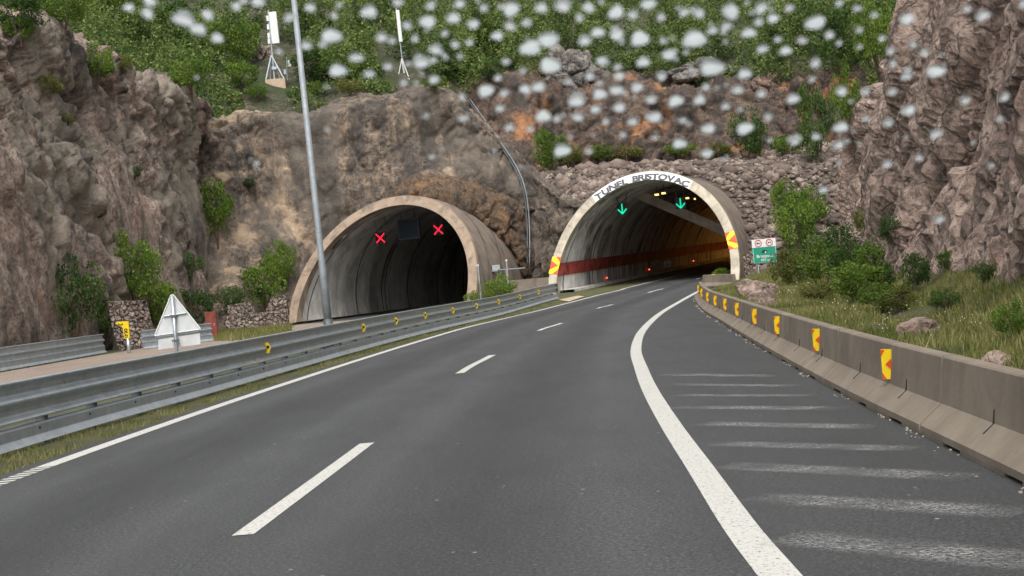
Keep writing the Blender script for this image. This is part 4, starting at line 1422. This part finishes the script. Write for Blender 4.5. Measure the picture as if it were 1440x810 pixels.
for x_ in (-.45, .5):
    a = mt @ Vector((x_, .08, .5))
    b = mt @ Vector((x_, .08, -2.0))
    MB().tube([a, b], .045, 8).build('post', M['steel_pale'], root)

# pipe down the rock between the tubes
pts = []
for px, py in ((657, 134), (672, 155), (690, 180), (706, 203), (722, 226), (734, 246), (741, 272), (744, 300), (745, 330), (745, 360), (744, 384)):
    q, nrm = hit(px, py)
    pts.append(q - ray(px, py).normalized() * 0.45)
pts = [(pts[max(0, i - 1)] + pts[i] * 2 + pts[min(len(pts) - 1, i + 1)]) / 4 for i in range(len(pts))]
root = empty('drain_pipe', pts[-1], "thin grey cable pipe running down the brown rock between the tunnels", 'pipe')
MB().tube(spline(pts, 40), .038, 8).build('pipe', M['pole'], root, smooth=True)
MB().tube([p + Vector((-.16, 0.05, -.05)) for p in spline(pts, 40)], .05, 8).build('conduit', M['steel_dark'], root, smooth=True)
for p in spline(pts, 12): MB().box(p + Vector((-.08, .08, 0)), (.3, .2, .04)).build('clip', M['steel_dark'], root)

# small gantry with box, and posts beside the left tube
q = P(700, 383, 97.5)
root = empty('equipment_frame', (q.x, q.y, 0), "grey pipe frame with small cabinet beside the left tunnel's shell", 'equipment frame')
a0, a1 = P(684, 381, 97.5), P(738, 377, 98.5)
MB().tube([a0, a1], .05, 6).build('top_rail', M['pole'], root)
for px in (685.5, 712):
    a = P(px, 380, 97.7)
    MB().tube([a, Vector((a.x, a.y, -.1))], .05, 6).build('post', M['steel_pale'], root)
mt = frame(P(698, 376.5, 97.2), (0, 1, 0))
MB().prism(rect(-.28, -.15, .24, .18), mt, .3).build('control_box', M['steel_pale'], root, bevel=.02)
MB().prism(rect(-.5, -.22, .1, -.17), mt @ Matrix.Translation((0, -.05, 0)), .3).build('bracket', M['steel_pale'], root)
MB().tube([mt @ Vector((.1, .1, -.15)), mt @ Vector((.12, .1, -2.4))], .05, 6).build('post', M['steel_dark'], root)
for px, y0, y1, d_, lab in ((672, 374, 424, 94, "slim grey post against the left tunnel's right arch foot"), (712, 367, 412, 96.5, "slim white capped post behind the guardrail bush")):
    a = P(px, y0, d_)
    b = Vector((a.x, a.y, -.1))
    root = empty('marker_post', (a.x, a.y, 0), lab, 'post')
    MB().tube([a, b], .05, 8).build('shaft', M['steel_pale'], root)
    MB().tube([a + Vector((0, 0, -.02)), a + Vector((0, 0, .1))], .07, 8).build('cap', M['white'], root)

# ------------------------------------------------------------------ masts on the bench
def mast(bx_, by_, d_, tall):
    pass
q, _ = hit(388, 122)
d_ = (P(388, 122, 1) - CAM).dot(_fw)
dm = (q - CAM).dot(_fw) + 0.6
MAST_D = [dm]
plz = P(388, 112, dm)
pl0 = P(388, 125, dm)
root = empty('antenna_mast', pl0, "white panel antenna on a braced tripod mast over a concrete plinth", 'antenna mast')
MB().box((plz.x, plz.y + .2, (plz.z + pl0.z) / 2 - .3), (1.62, 1.4, plz.z - pl0.z + .6)).build('plinth', M['plinth'], root, bevel=.03)
apexm = P(381.5, 78, dm)
k = []
for px in (374, 380, 394.5, 400):
    MB().tube([P(px, 112, dm + (0.5 if px in (380, 394.5) else -.3)), apexm], .07, 6).build('brace', M['steel_pale'], root)
MB().tube([P(386, 112, dm), P(377, 15, dm)], .07, 8).build('mast', M['steel_pale'], root)
mt = frame(P(384.2, 39, dm - .25), (0, 1, 0))
MB().prism(rect(-.25, -1.3, .37, 1.3), mt @ Matrix.Rotation(math.radians(-1.2), 4, 'Y'), .3).build('panel_antenna', M['white'], root, bevel=.05)
for py in (26, 38, 50, 58):
    c = P(376.5 + (py - 26) * .06, py, dm)
    MB().box(c, (.18, .2, .42)).build('radio_unit', M['white'], root)
MB().box(P(386, 96, dm), (.4, .3, .22)).build('cable_tray', M['steel'], root)
c = P(407, 89, dm)
r2 = empty('small_antenna', P(404, 112, dm), "small white box antenna on a thin pole right of the plinth", 'antenna')
MB().tube([P(404, 113, dm), P(403, 80, dm)], .035, 6).build('pole', M['steel_pale'], r2)
MB().box(c, (.24, .18, .5)).build('antenna_box', M['white'], r2)
MB().box(P(401, 101, dm), (.2, .2, .4)).build('junction_box', M['steel_pale'], r2)
q, _ = hit(568, 110)
dm = (q - CAM).dot(_fw) + 0.5
MAST_D.append(dm)
root = empty('antenna_mast', P(568, 110, dm), "slim white tube antenna on a tripod above the rock edge", 'antenna mast')
MB().tube([P(565.5, 84, dm), P(556.8, 11, dm)], .05, 8).build('mast', M['steel_pale'], root)
mt = frame(P(561.2, 36.5, dm - .12), (0, 1, 0))
MB().prism(rect(-.15, -1.32, .15, 1.32), mt @ Matrix.Rotation(math.radians(-1.0), 4, 'Y'), .2).build('panel_antenna', M['white'], root, bevel=.04)
for px in (559.5, 569.5, 575): MB().tube([P(px, 109.5, dm + (.3 if px == 569.5 else -.1)), P(565.2, 82, dm)], .045 if px != 569.5 else .09, 6).build('brace', M['white'], root)
for py in (35, 45, 56, 66, 75, 79):
    c = P(560 + (py - 20) * .11, py, dm)
    MB().tube([c, c + Vector((.22, 0, .02))], .015, 5).build('step_bolt', M['steel_pale'], root)
MB().box(P(568, 111.5, dm) + Vector((0, 0, -.1)), (1.0, .8, .25)).build('plinth', M['plinth'], root)

# ------------------------------------------------------------------ stone walls
def stone_wall(quad, d0, d1, nu, nv, label):
    q = [P(*quad[0], d0), P(*quad[1], d1), P(*quad[2], d1), P(*quad[3], d0)]   # bl, br, tr, tl
    rows = []
    for j in range(nv + 1):
        f = j / nv
        rw = []
        for i in range(nu + 1):
            g = i / nu
            a = q[0] * (1 - g) + q[1] * g
            b = q[3] * (1 - g) + q[2] * g
            p = a * (1 - f) + b * f + Vector((0, 0.35 * f, 0))
            rw.append(p)
        rows.append(rw)
    A = np.array([tuple(p) for r in rows for p in r])
    f1, f2, _, rr_ = voro(A * 3.9, 3)
    e = np.minimum(1, (f2 - f1) * 3)
    rows = [[p + Vector((0, -.09 * e[j * (nu + 1) + i] - .05 * rr_[j * (nu + 1) + i, 0], .03 * math.sin(i * 1.7) * j / nv)) for i, p in enumerate(r)] for j, r in enumerate(rows)]
    bk = [[p + Vector((0, .7, 0)) for p in rows[-1]], [p + Vector((0, .7, 0)) for p in rows[0]]]
    k = MB().sheet(rows + bk)
    return tag(k.build('stone_wall', M['masonry'], smooth=False), label, 'stone wall')
stone_wall([(168, 500), (219, 494), (198, 423.5), (148, 424.5)], 69, 70, 46, 60, "tall tapering stone buttress behind the yellow marker")
stone_wall([(318, 462), (404, 459), (404, 436), (312, 446)], 88, 90, 70, 22, "long low stone wall beside the left tunnel's arch")
stone_wall([(322, 448), (356, 446), (352, 424), (318, 430)], 91, 92, 36, 20, "short stone wall tier stepped behind the low stone wall")
stone_wall([(372, 442), (404, 440), (402, 415), (380, 418)], 91.5, 92, 36, 22, "upper stone wall tier touching the left arch foot")
stone_wall([(1040, 396), (1070, 394), (1068, 357), (1037, 360)], 96, 97, 30, 36, "rough stone wall behind the green tunnel sign")

# ------------------------------------------------------------------ rubble stones
ico = bmesh.new()
bmesh.ops.create_icosphere(ico, subdivisions=1, radius=1)
IV = np.array([v.co for v in ico.verts])
IF = np.array([[v.index for v in f.verts] for f in ico.faces])
ico.free()
def stones(name, pts, rad, label, mat):
    Vs, Fs = [], []
    for i, (p, r) in enumerate(zip(pts, rad)):
        v = IV * (1 + RNG.normal(0, .27, (len(IV), 1))) * np.array([r * RNG.uniform(.8, 1.4), r * RNG.uniform(.8, 1.3), r * RNG.uniform(.55, 1.0)])
        a, b = RNG.uniform(0, 2 * PI), RNG.uniform(-.6, .6)
        ca, sa, cb_, sb = math.cos(a), math.sin(a), math.cos(b), math.sin(b)
        Rm_ = np.array([[ca, -sa, 0], [sa, ca, 0], [0, 0, 1]]) @ np.array([[1, 0, 0], [0, cb_, -sb], [0, sb, cb_]])
        Vs.append(v @ Rm_.T + np.array(p))
        Fs.append(IF + i * len(IV))
    o = np_mesh(name, np.concatenate(Vs), np.concatenate(Fs), mat)
    return tag(o, label, name.replace('_', ' '), kind='stuff')
pts, rad = [], []
tries = 0
while len(pts) < 12000 and tries < 90000:
    tries += 1
    x, y = random.uniform(-1, 28), random.uniform(92, 117)
    loc, nrm, _, _ = rubble_bvh.ray_cast(Vector((x, y, 30)), Vector((0, 0, -1)))
    if loc is None or cut(loc + Vector((0, 0, .1))): continue
    if TR.inside(loc + Vector((0, 0, 0)), TR.R + .1): continue
    r = min(.55, max(.11, random.lognormvariate(-1.95, .45)))
    pts.append(loc + Vector((0, 0, r * .3)))
    rad.append(r)
stones('rubble', pts, rad, "broken stone fill heaped round the right tunnel arch", M['stone'])
# loose boulders on the verge
bo = [(1058, 416, .55), (1072, 424, .45), (1048, 407, .4), (1290, 473, .28), (1075, 433, .3), (1402, 514, .16), (1085, 410, .3)]
for i, (px, py, r) in enumerate(bo):
    q, _ = hit(px, py)
    bm = bmesh.new()
    bmesh.ops.create_icosphere(bm, subdivisions=3, radius=r)
    A = np.array([tuple(v.co) for v in bm.verts]) / r
    f1, f2, off, rr_ = voro(A * 1.1 + i * 3, 5)
    for v, kk in zip(bm.verts, 1 + .16 * rr_[:, 0] + .3 * off[:, 0] * rr_[:, 1] + .08 * fbm(A * 2, 3, 6)):
        v.co *= kk
        v.co.z *= .7
    me = bpy.data.meshes.new('boulder')
    bm.to_mesh(me)
    bm.free()
    me.materials.append(M['rock_right'])
    o = bpy.data.objects.new('boulder', me)
    COL.objects.link(o)
    o.location = q + Vector((0, 0, r * .2))
    tag(o, ["largest pale boulder behind the barrier row near the tunnel", "second pale boulder close beside the largest one", "pale boulder nearest the barrier block at the arch", "flat pink stone lying in the grass below the right cliff", "small pale stone tight behind the barrier row", "small stone at the near end of the right verge", "grey stone in the grass under the green sign's bushes"][i], 'boulder', 'loose boulders on the right verge')

# ------------------------------------------------------------------ vegetation
def leaf_quads(C, size, flatness=0.0):     # one leaf card per centre, random orientation
    n = len(C)
    a = RNG.normal(size=(n, 3))
    a /= np.linalg.norm(a, axis=1, keepdims=True)
    b = RNG.normal(size=(n, 3))
    b -= (b * a).sum(1, keepdims=True) * a
    b /= np.linalg.norm(b, axis=1, keepdims=True)
    s = (size * RNG.uniform(.6, 1.35, (n, 1)))
    a, b = a * s, b * s * .6
    V = np.stack([C - a, C + b * .9 - a * .1, C + a, C - b * .9 - a * .1], 1).reshape(-1, 3)
    Q = np.arange(4 * n).reshape(n, 4)
    return V, Q
def crown_points(n, clumps, rx, ry, rz_, lumpy=.45):
    cc = RNG.normal(size=(clumps, 3))
    cc /= np.linalg.norm(cc, axis=1, keepdims=True)
    cc *= RNG.uniform(.35, 1.0, (clumps, 1)) ** .6
    cc[:, 2] = cc[:, 2] * .75 + .15
    rad = RNG.uniform(.18, lumpy, clumps)
    k = RNG.integers(0, clumps, n)
    u = RNG.normal(size=(n, 3))
    u /= np.linalg.norm(u, axis=1, keepdims=True)
    u *= RNG.uniform(.5, 1, (n, 1)) ** .5
    p = cc[k] + u * rad[k][:, None]
    return p * np.array([rx, ry, rz_])
def proto(n, clumps, size, lumpy):
    C = crown_points(n, clumps, 1, 1, 1, lumpy)
    C[:, 2] = np.maximum((C[:, 2] + 0.95), 0.0)
    return leaf_quads(C, size)
def mesh_only(name, V, Q, mat):
    o = np_mesh(name, V, Q, mat)
    me = o.data
    bpy.data.objects.remove(o)
    return me
PROT = {}
for key, mat in (('leaf', 'leaf'), ('dark', 'leaf_dark'), ('dry', 'leaf_dry')):
    PROT[key] = [mesh_only('foliage', *proto(4200, 42, .048, .33), M[mat]) for _ in range(3)]
def stem_mesh():
    k = MB()
    for i in range(6):
        a = random.uniform(0, 2 * PI)
        r = random.uniform(.25, .6)
        k.tube([(0, 0, -.2), (math.cos(a) * r * .4, math.sin(a) * r * .4, .6), (math.cos(a) * r, math.sin(a) * r, 1.5)], .035, 5, .008)
    o = k.build('stem', M['bark'])
    me = o.data
    bpy.data.objects.remove(o)
    return me
STEM = [stem_mesh() for _ in range(3)]
vi = 0
def shrub(loc, w_, h_, kind, label, name='shrub', cat='shrub', group=None, depth=None):
    global vi
    root = empty(name, loc, label, cat, group, random.uniform(0, 6.28))
    root.scale = (w_ / 2, (depth or w_) / 2, h_ / 2)
    for nm, me in (('foliage', PROT[kind][vi % 3]), ('stem', STEM[vi % 3])):
        o = bpy.data.objects.new(nm, me)
        COL.objects.link(o)
        o.parent = root
    vi += 1
    return root
# (base px, base py, width px, height px, kind, label): size from the picture, place from where the sight line meets the ground or rock
SH = [
    (135, 118, 62, 62, 'leaf', "rounded green bush high on the left rock face"),
    (70, 135, 44, 32, 'dry', "small yellow green bush below the bush on the left rock face"),
    (205, 78, 60, 50, 'leaf', "bright bush on the left cliff edge below the woodland"),
    (270, 132, 66, 62, 'leaf', "leafy bush at the corner where the left cliff meets the headwall"),
    (340, 132, 56, 52, 'leaf', "rounded green bush left of the antenna plinth"),
    (306, 335, 60, 86, 'leaf', "dense bright bush hanging on the inner corner of the cliffs"),
    (350, 265, 26, 16, 'dark', "small flat bush on the headwall beside the bright hanging bush"),
    (106, 478, 96, 130, 'dark', "big dark bush at the left cliff foot behind the far guardrail"),
    (150, 478, 50, 70, 'dark', "bush leaning on the tall stone buttress"),
    (192, 440, 80, 120, 'leaf', "tall climbing greenery on the rock above the stone buttress"),
    (224, 470, 60, 90, 'leaf', "bright greenery between stone buttress and triangular sign"),
    (272, 462, 62, 60, 'dark', "dark bush behind the triangular sign's right edge"),
    (268, 392, 40, 40, 'dark', "small dark bush on the rock above the triangular sign"),
    (375, 438, 70, 80, 'leaf', "spreading green bush above the low stone wall"),
    (398, 405, 50, 70, 'leaf', "bush pressed between rock and the left arch"),
    (325, 440, 44, 40, 'dark', "low bush behind the red cabinet"),
    (775, 245, 54, 66, 'leaf', "bush on the rubble edge left of the lettered arch"),
    (800, 232, 50, 30, 'dry', "low scrub on the ledge above the arch lettering"),
    (880, 226, 70, 24, 'dry', "low dry scrub along the ledge behind the arch top"),
    (1056, 228, 56, 84, 'dark', "dark conical bush against the orange rock wall"),
    (1150, 230, 60, 120, 'dark', "dark thicket between orange rock and the right cliff"),
    (1195, 190, 50, 100, 'leaf', "tall greenery rising behind the right cliff's edge"),
    (1120, 365, 64, 96, 'leaf', "tall leafy bush right of the green sign"),
    (1110, 402, 60, 56, 'dry', "flowering bush in front of the tall leafy bush"),
    (1160, 405, 80, 70, 'leaf', "wide bush at the far foot of the right cliff"),
    (1205, 425, 80, 60, 'leaf', "bright bush at the middle foot of the right cliff"),
    (1240, 410, 50, 44, 'dark', "dark bush against the right cliff's lower rock"),
    (1290, 412, 50, 60, 'dark', "bush growing from the crack in the right cliff"),
    (1255, 345, 40, 50, 'dark', "bush perched partway up the right cliff"),
    (1140, 330, 60, 70, 'leaf', "bush high between the green sign and the right cliff"),
    (1180, 372, 70, 60, 'dark', "bush behind the wide bush at the right cliff's far foot"),
    (1225, 395, 50, 60, 'leaf', "light bush climbing the right cliff's lower rock"),
    (1265, 438, 60, 40, 'dry', "olive scrub at the grass edge below the right cliff"),
    (1150, 425, 60, 34, 'dry', "olive scrub on the grass below the wide bush"),
    (1330, 440, 50, 40, 'dark', "dark low bush under the right cliff's cracked rock"),
    (362, 141, 36, 24, 'leaf', "low bush on the headwall edge below the panel antenna's plinth, left of it"),
    (418, 142, 34, 20, 'dark', "dark low bush on the headwall edge just left of the lighting pole"),
    (330, 146, 30, 22, 'dry', "olive scrub on the headwall edge above the inner corner"),
    (445, 138, 40, 24, 'leaf', "low bush on the headwall edge right of the lighting pole"),
    (492, 134, 44, 26, 'dry', "dry scrub on the headwall edge between the two masts"),
    (530, 132, 40, 22, 'leaf', "low bush on the headwall edge left of the slim mast"),
    (612, 128, 40, 22, 'leaf', "low bush on the headwall edge right of the slim mast"),
    (690, 115, 50, 36, 'dark', "dark bush at the top of the cable pipe"),
    (30, 60, 50, 40, 'leaf', "bush on the top left corner of the left cliff"),
    (170, 105, 44, 30, 'dry', "olive scrub on the sloping top of the left cliff"),
    (95, 175, 26, 18, 'dry', "tiny olive tuft on the left rock face"),
    (190, 250, 24, 20, 'dark', "tiny dark tuft in the middle of the left rock face"),
    (955, 222, 60, 22, 'leaf', "low green scrub on the ledge right of the arch top"),
    (1010, 224, 50, 26, 'dry', "dry scrub on the ledge left of the conical bush"),
    (1105, 222, 50, 34, 'leaf', "green scrub on the ledge right of the conical bush"),
    (845, 228, 40, 26, 'leaf', "small green scrub on the ledge above the word on the arch"),
    (1128, 395, 50, 50, 'dark', "dark bush between the flowering bush and the wide bush"),
    (1195, 400, 60, 70, 'dark', "dark bush filling the gap above the bright bush at the cliff's middle foot"),
    (1240, 440, 70, 44, 'leaf', "low bright bush in the grass below the dark cliff bush"),
    (1215, 330, 36, 40, 'dry', "olive scrub on the right cliff above the climbing bush"),
    (1330, 380, 30, 30, 'leaf', "small light bush in a fissure of the right cliff"),
    (1105, 310, 46, 60, 'leaf', "slender bush above the green sign's right corner"),
    (1425, 478, 60, 60, 'leaf', "leafy bush at the near foot of the right cliff"),
    (1385, 398, 40, 36, 'dark', "small bush on the near right cliff rock"),
    (1016, 392, 28, 16, 'leaf', "low bush at the right arch foot behind the barrier block"),
]
for px, py, wp, hp, kd, lab in SH:
    q, nrm = hit(px, py)
    d = (q - CAM).dot(_fw)
    s = d / F
    q = q - ray(px, py).normalized() * min(0.5, wp * s * .12)
    shrub(q + Vector((0, 0, -hp * s * .06)), wp * s * .92, hp * s * 1.05, kd, lab)
for px, py, d, wp, hp, lab in ((704, 424, 91, 56, 40, "round bright bush behind the guardrail between the tunnels"), (665, 430, 89, 24, 22, "small bush at the left tunnel's right arch foot")):
    q = P(px, py, d)
    s = d / F
    q.z = min(q.z, gz(q.x, q.y))
    shrub(q, wp * s * .92, (P(px, py - hp, d).z - q.z), 'leaf', lab)
# tall edge trees on the bench, in the wood's front row
TREES = [(25, 45, 90, 70), (90, 40, 80, 70), (160, 62, 100, 90), (235, 78, 90, 80), (300, 100, 80, 90), (345, 95, 60, 70), (440, 118, 70, 60), (480, 112, 66, 60), (512, 122, 50, 50), (622, 112, 60, 60), (645, 112, 60, 56), (690, 90, 80, 70), (1190, 110, 80, 110), (1235, 100, 60, 110)]
for i, (px, py, wp, hp) in enumerate(TREES):
    q, _ = hit(px, py)
    d = (q - CAM).dot(_fw)
    s = d / F
    shrub(q + Vector((0, 0, -.2)), wp * s, hp * s, 'leaf' if i % 3 else 'dark', "leafy scrub tree in the front row of the wood along the cliff edge", 'scrub_tree', 'tree', 'scrub trees along the cliff edge')
# the wood behind: one mass
WV, WQ, off = [], [], 0
cnt = 0
for tr in range(20000):
    if cnt >= 820: break
    x, y = random.uniform(-75, 62), random.uniform(40, 200)
    loc, nrm, _, _ = hill_bvh.ray_cast(Vector((x, y, 200)), Vector((0, 0, -1)))
    if loc is None or loc.z < 13: continue
    u, v = px_of(loc + Vector((0, 0, 1.5)))
    if not (-160 < u < 1600 and -260 < v < 240): continue
    near = (loc - CAM).length
    if random.random() > min(1, 75 / max(20, near - 60)): continue
    if (near < MAST_D[0] + 2.6 and 345 < u < 424) or (near < MAST_D[1] + 2.6 and 530 < u < 598): continue
    if 660 < u < 1180 and v > 112 and random.random() < .45: continue
    r = random.uniform(1.1, 2.7)
    h_ = r * random.uniform(1.0, 1.6)
    n = int(780 * (r / 1.7) ** 2)
    C = crown_points(n, 20, r, r, h_, .34)
    V, Q = leaf_quads(C + np.array([loc.x, loc.y, loc.z + h_ * .7]), .125)
    WV.append(V)
    WQ.append(Q + off)
    off += len(V)
    cnt += 1
tag(np_mesh('woodland', np.concatenate(WV), np.concatenate(WQ), M['leaf_wood']), "dense green scrub wood covering the hillside", 'woodland', kind='stuff')

# grey rock outcrops breaking through the wood
for i, (px, py, wp, hp, lab) in enumerate(((800, 100, 84, 60, "large grey rock outcrop above the orange wall, left of the others"), (985, 108, 120, 46, "broad grey rock outcrop in the wood above the orange wall"), (1076, 122, 44, 36, "small pinkish rock outcrop at the right end of the orange wall's top"), (370, 80, 36, 36, "brown rock outcrop in the wood left of the panel antenna"))):
    q, _ = hit(px, py)
    s_ = (q - CAM).dot(_fw) / F
    bm = bmesh.new()
    bmesh.ops.create_icosphere(bm, subdivisions=5, radius=1)
    A = np.array([tuple(v.co) for v in bm.verts])
    f1, f2, _, rr_ = voro(A * 1.5 + i * 5, 11)
    k_ = 0.85 + .2 * rr_[:, 0] - .22 * (1 - np.minimum(1, (f2 - f1) * 3)) ** 2 + .10 * fbm(A * 3, 4, 13)
    for v, kk in zip(bm.verts, k_):
        v.co *= kk
        v.co = Vector((v.co.x * wp * s_ * .55, v.co.y * wp * s_ * .5, v.co.z * hp * s_ * .75))
    me = bpy.data.meshes.new('rock_outcrop')
    bm.to_mesh(me)
    bm.free()
    me.materials.append(M['rock_left'] if i in (2, 3) else M['outcrop'])
    o = bpy.data.objects.new('rock_outcrop', me)
    COL.objects.link(o)
    o.location = q + Vector((0, .3, -hp * s_ * .1))
    tag(o, lab, 'rock', 'rock outcrops in the wood')

# grass blades
def blades(name, pts, h, label):
    n = len(pts)
    P0 = np.array(pts)
    a = RNG.uniform(0, 2 * PI, n)
    dx = np.stack([np.cos(a), np.sin(a), np.zeros(n)], 1)
    hh = (h * RNG.uniform(.4, 1.4, (n, 1)))
    lean = np.concatenate([RNG.normal(0, .35, (n, 2)), np.ones((n, 1))], 1) * hh
    wv = dx * hh * .07
    V = np.stack([P0 - wv, P0 + wv, P0 + lean], 1).reshape(-1, 3)
    Q = np.arange(3 * n).reshape(n, 3)
    return tag(np_mesh(name, V, Q, M['grass']), label, 'grass', kind='stuff')
vb = BVH[0]
pts = []
for _ in range(90000):
    y = 8 + 80 * random.random() ** 1.4
    x0 = lerp_tab([(q[1], q[0]) for q in inner], y)
    x1 = lerp_tab([(q[1], q[0]) for q in cliff_base], y)
    x = random.uniform(x0, x1 + 1.2)
    if noise.noise(Vector((x * .7, y * .5, 3))) < -.22: continue
    loc, _, _, _ = vb.ray_cast(Vector((x, y, 10)), Vector((0, 0, -1)))
    if loc is not None: pts.append(tuple(loc))
blades('grass', pts, .14, "rough yellow green grass on the verge below the right cliff")
pts = []
for _ in range(30000):
    y = 9 + 77 * random.random() ** 1.5
    x0, x1 = lerp_tab(GR, y) + .02, lerp_tab(LL, y) - .36
    x = random.uniform(x0, x1) if random.random() < .75 else x0 - random.uniform(0, 1.2)
    if x > x0 and noise.noise(Vector((x * 2, y * .8, 9))) < -.05: continue
    pts.append((x, y, gz(x, y) - .03))
blades('grass', pts, .075, "thin mossy grass strip under the long guardrail")
pts = []
for _ in range(9000):
    px, py = random.uniform(285, 410), random.uniform(455, 480)
    p = G(px, py)
    pts.append((p.x, p.y, -.03))
blades('grass', pts, .3, "dry grass below the low stone wall by the left tunnel")
# small flowers in the verge
k = MB()
for _ in range(130):
    px, py = random.choice([(1175, 440), (1290, 440), (1380, 470), (1130, 415), (1240, 470)])
    q, _ = hit(px + random.gauss(0, 28), py + random.gauss(0, 9))
    d = (q - CAM).dot(_fw)
    r = d / F * random.uniform(.5, 1.1)
    k.box(q + Vector((0, -.05, .16)), (r, r, r), Matrix.Rotation(random.random() * 3, 4, (1, .3, .2)))
tag(k.build('flowers', M['flower']), "scattered small pale wildflowers in the right verge", 'flowers', kind='stuff')

# ------------------------------------------------------------------ rain on the windscreen
# water drops clinging to the car's raked windscreen, half a metre ahead of the lens: real lenses of water, out of focus
def water_mat(name, whitening):
  water, t, b = nodes(name)
  t.nodes.remove(b)
  gl = N(t, "BsdfGlass", Roughness=0.0, IOR=1.33)
  gl.inputs['Color'].default_value = (1, 1, 1, 1)
  tl = N(t, "BsdfTranslucent")                # milkiness added to clear water to brighten the drops, standing for refracted sky
  tl.inputs[0].default_value = (0.88, 0.95, 0.96, 1)
  mx = N(t, "MixShader")
  mx.inputs[0].default_value = whitening
  t.links.new(gl.outputs[0], mx.inputs[1])
  t.links.new(tl.outputs[0], mx.inputs[2])
  t.links.new(mx.outputs[0], t.nodes['Material Output'].inputs[0])
  return water
WATER, WATER_FAINT = water_mat('rain water', 0.40), water_mat('thin rain water', 0.18)
RAKE = math.radians(25)
WS_N = Vector((0, math.sin(RAKE), math.cos(RAKE))).normalized()     # outward normal of the glass
WS_O = Vector((0, .6, H))
WS_UP = Vector((0, -math.cos(RAKE), math.sin(RAKE)))
def drop_mesh(seed):
    rg, sg = 7, 20
    v, f = [(0, 0, 1.0)], []
    for i in range(1, rg + 1):
        a = i / rg * PI / 2
        for k in range(sg):
            th = 2 * PI * k / sg
            w_ = 1 + .22 * math.sin(2 * th + seed * 2.1) * math.cos(th + seed)
            v.append((math.sin(a) * math.cos(th) * w_, math.sin(a) * math.sin(th) * w_, math.cos(a)))
    f += [(0, 1 + k, 1 + (k + 1) % sg) for k in range(sg)]
    for i in range(rg - 1):
        for k in range(sg):
            f.append((1 + i * sg + k, 1 + (i + 1) * sg + k, 1 + (i + 1) * sg + (k + 1) % sg, 1 + i * sg + (k + 1) % sg))
    f.append(tuple(1 + (rg - 1) * sg + k for k in range(sg))[::-1])
    me = bpy.data.meshes.new('raindrop')
    me.from_pydata(v, [], f)
    me.materials.append(WATER if seed < 5 else WATER_FAINT)
    for p in me.polygons: p.use_smooth = len(p.vertices) < 6
    return me
DM = [drop_mesh(k) for k in range(10)]
DROPS = """182,12 210,3 207,20 257,27,15 293,22 280,43 305,55 332,10 363,3 437,12 408,25 470,23,9 430,65,9 392,73,7 520,18,13 602,33,13 465,53,15 500,82,13 475,100,15 537,53,9 552,58,9 573,37,8 583,55,8 612,70,9 592,87,15 520,105,9 546,95,9 610,113,10 567,117,7 720,15,14 762,13,12 792,10,14 827,12,11 867,18,14 815,25,9 647,7,11 637,27,11 665,35,10 660,60,10 640,63,8 700,52,10 718,38,9 740,32,9 747,68,14 773,58,14 823,58,12 840,47,10 867,50,11 773,93,14 848,87,12 712,87,8 647,80,8 810,142,15 843,133,12 868,128,11 683,130,12 708,132,8 738,127,10 758,123,10 703,153,10 717,180,9 763,165,11 783,167,9 812,165,9 838,155,10 872,153,12 852,172,8 790,213,12 745,182,7 828,213,7 650,137,9 652,167,8
1027,18,15 1070,12,11 1088,27,10 1067,32,9 975,58,19 1000,97,17 1047,105,13 1003,43,9 1022,38,10 1052,48,10 982,20,10 962,18,9 1148,33,14 1167,50,9 1205,13,9 1208,43,9 1105,72,11 1072,70,9 1147,90,9 1127,58,8 1183,130,12 1115,140,14 1038,127,11 993,123,9 983,142,10 1070,133,9 1142,112,8 997,182,11 1047,183,11 1117,198,13 1147,193,9 1183,180,13 995,217,11 1180,205,9 1157,268,8 1275,28,12 1382,23,13 1317,102,14 1275,108,9 1252,73,9 1255,90,9 1283,63,9 1300,75,8 1255,130,9 1217,130,8 1277,157,11 1248,173,8 1218,167,9 1248,232,9 1315,190,9 1292,223,8 1357,142,9 1360,13,9 1413,138,8 1405,168,8 1438,7,9
900,55,13 930,25,11 912,8,11 890,22,9 940,78,11 905,88,10 872,108,10 896,125,11 930,108,9 950,143,11 915,140,9 921,166,10 890,172,9 955,204,10 868,95,8 680,12,10 607,8,9 560,4,8 1320,310,9 932,58,8 1180,5,9 1110,12,9 1230,22,8 1240,55,7 700,110,8 735,100,7 800,115,9 830,108,7 960,170,8 1020,150,8 1080,165,8""".split()
DR = random.Random(11)
for _ in range(85):
    DROPS.append('%.1f,%.1f,%.1f' % (DR.triangular(150, 1430, 980), DR.random() ** 1.2 * 235, DR.uniform(3.0, 6.5)))
for i, dsp in enumerate(DROPS):
    a = [float(q) for q in dsp.split(',')]
    r_ = a[2] if len(a) > 2 else 10
    dr = ray(a[0], a[1])
    k = (WS_O - CAM).dot(WS_N) / dr.dot(WS_N)
    p = CAM + dr * k
    R_ = r_ / F * k * random.uniform(.62, .88)
    o = bpy.data.objects.new('raindrop', DM[i % 5 + (5 if r_ < 10 or i % 7 == 3 else 0)])
    COL.objects.link(o)
    x_ = Vector((1, 0, 0))
    mw = Matrix((x_, WS_UP, WS_N)).transposed().to_4x4()
    mw.translation = p
    rot = Matrix.Rotation(random.uniform(-.6, .6), 4, 'Z')
    o.matrix_world = mw @ rot @ Matrix.Diagonal((R_ * random.uniform(.85, 1.3), R_ * random.uniform(.95, 1.5), R_ * random.uniform(.8, 1.2), 1))
    big = r_ >= 16
    tag(o, "blurred round raindrop clinging to the windscreen" if not big else ("largest bright raindrop on the windscreen, shaped like a tilted wedge" if r_ > 18 else "wide bright raindrop below the wedge shaped one"), 'raindrop', 'raindrops on the windscreen')
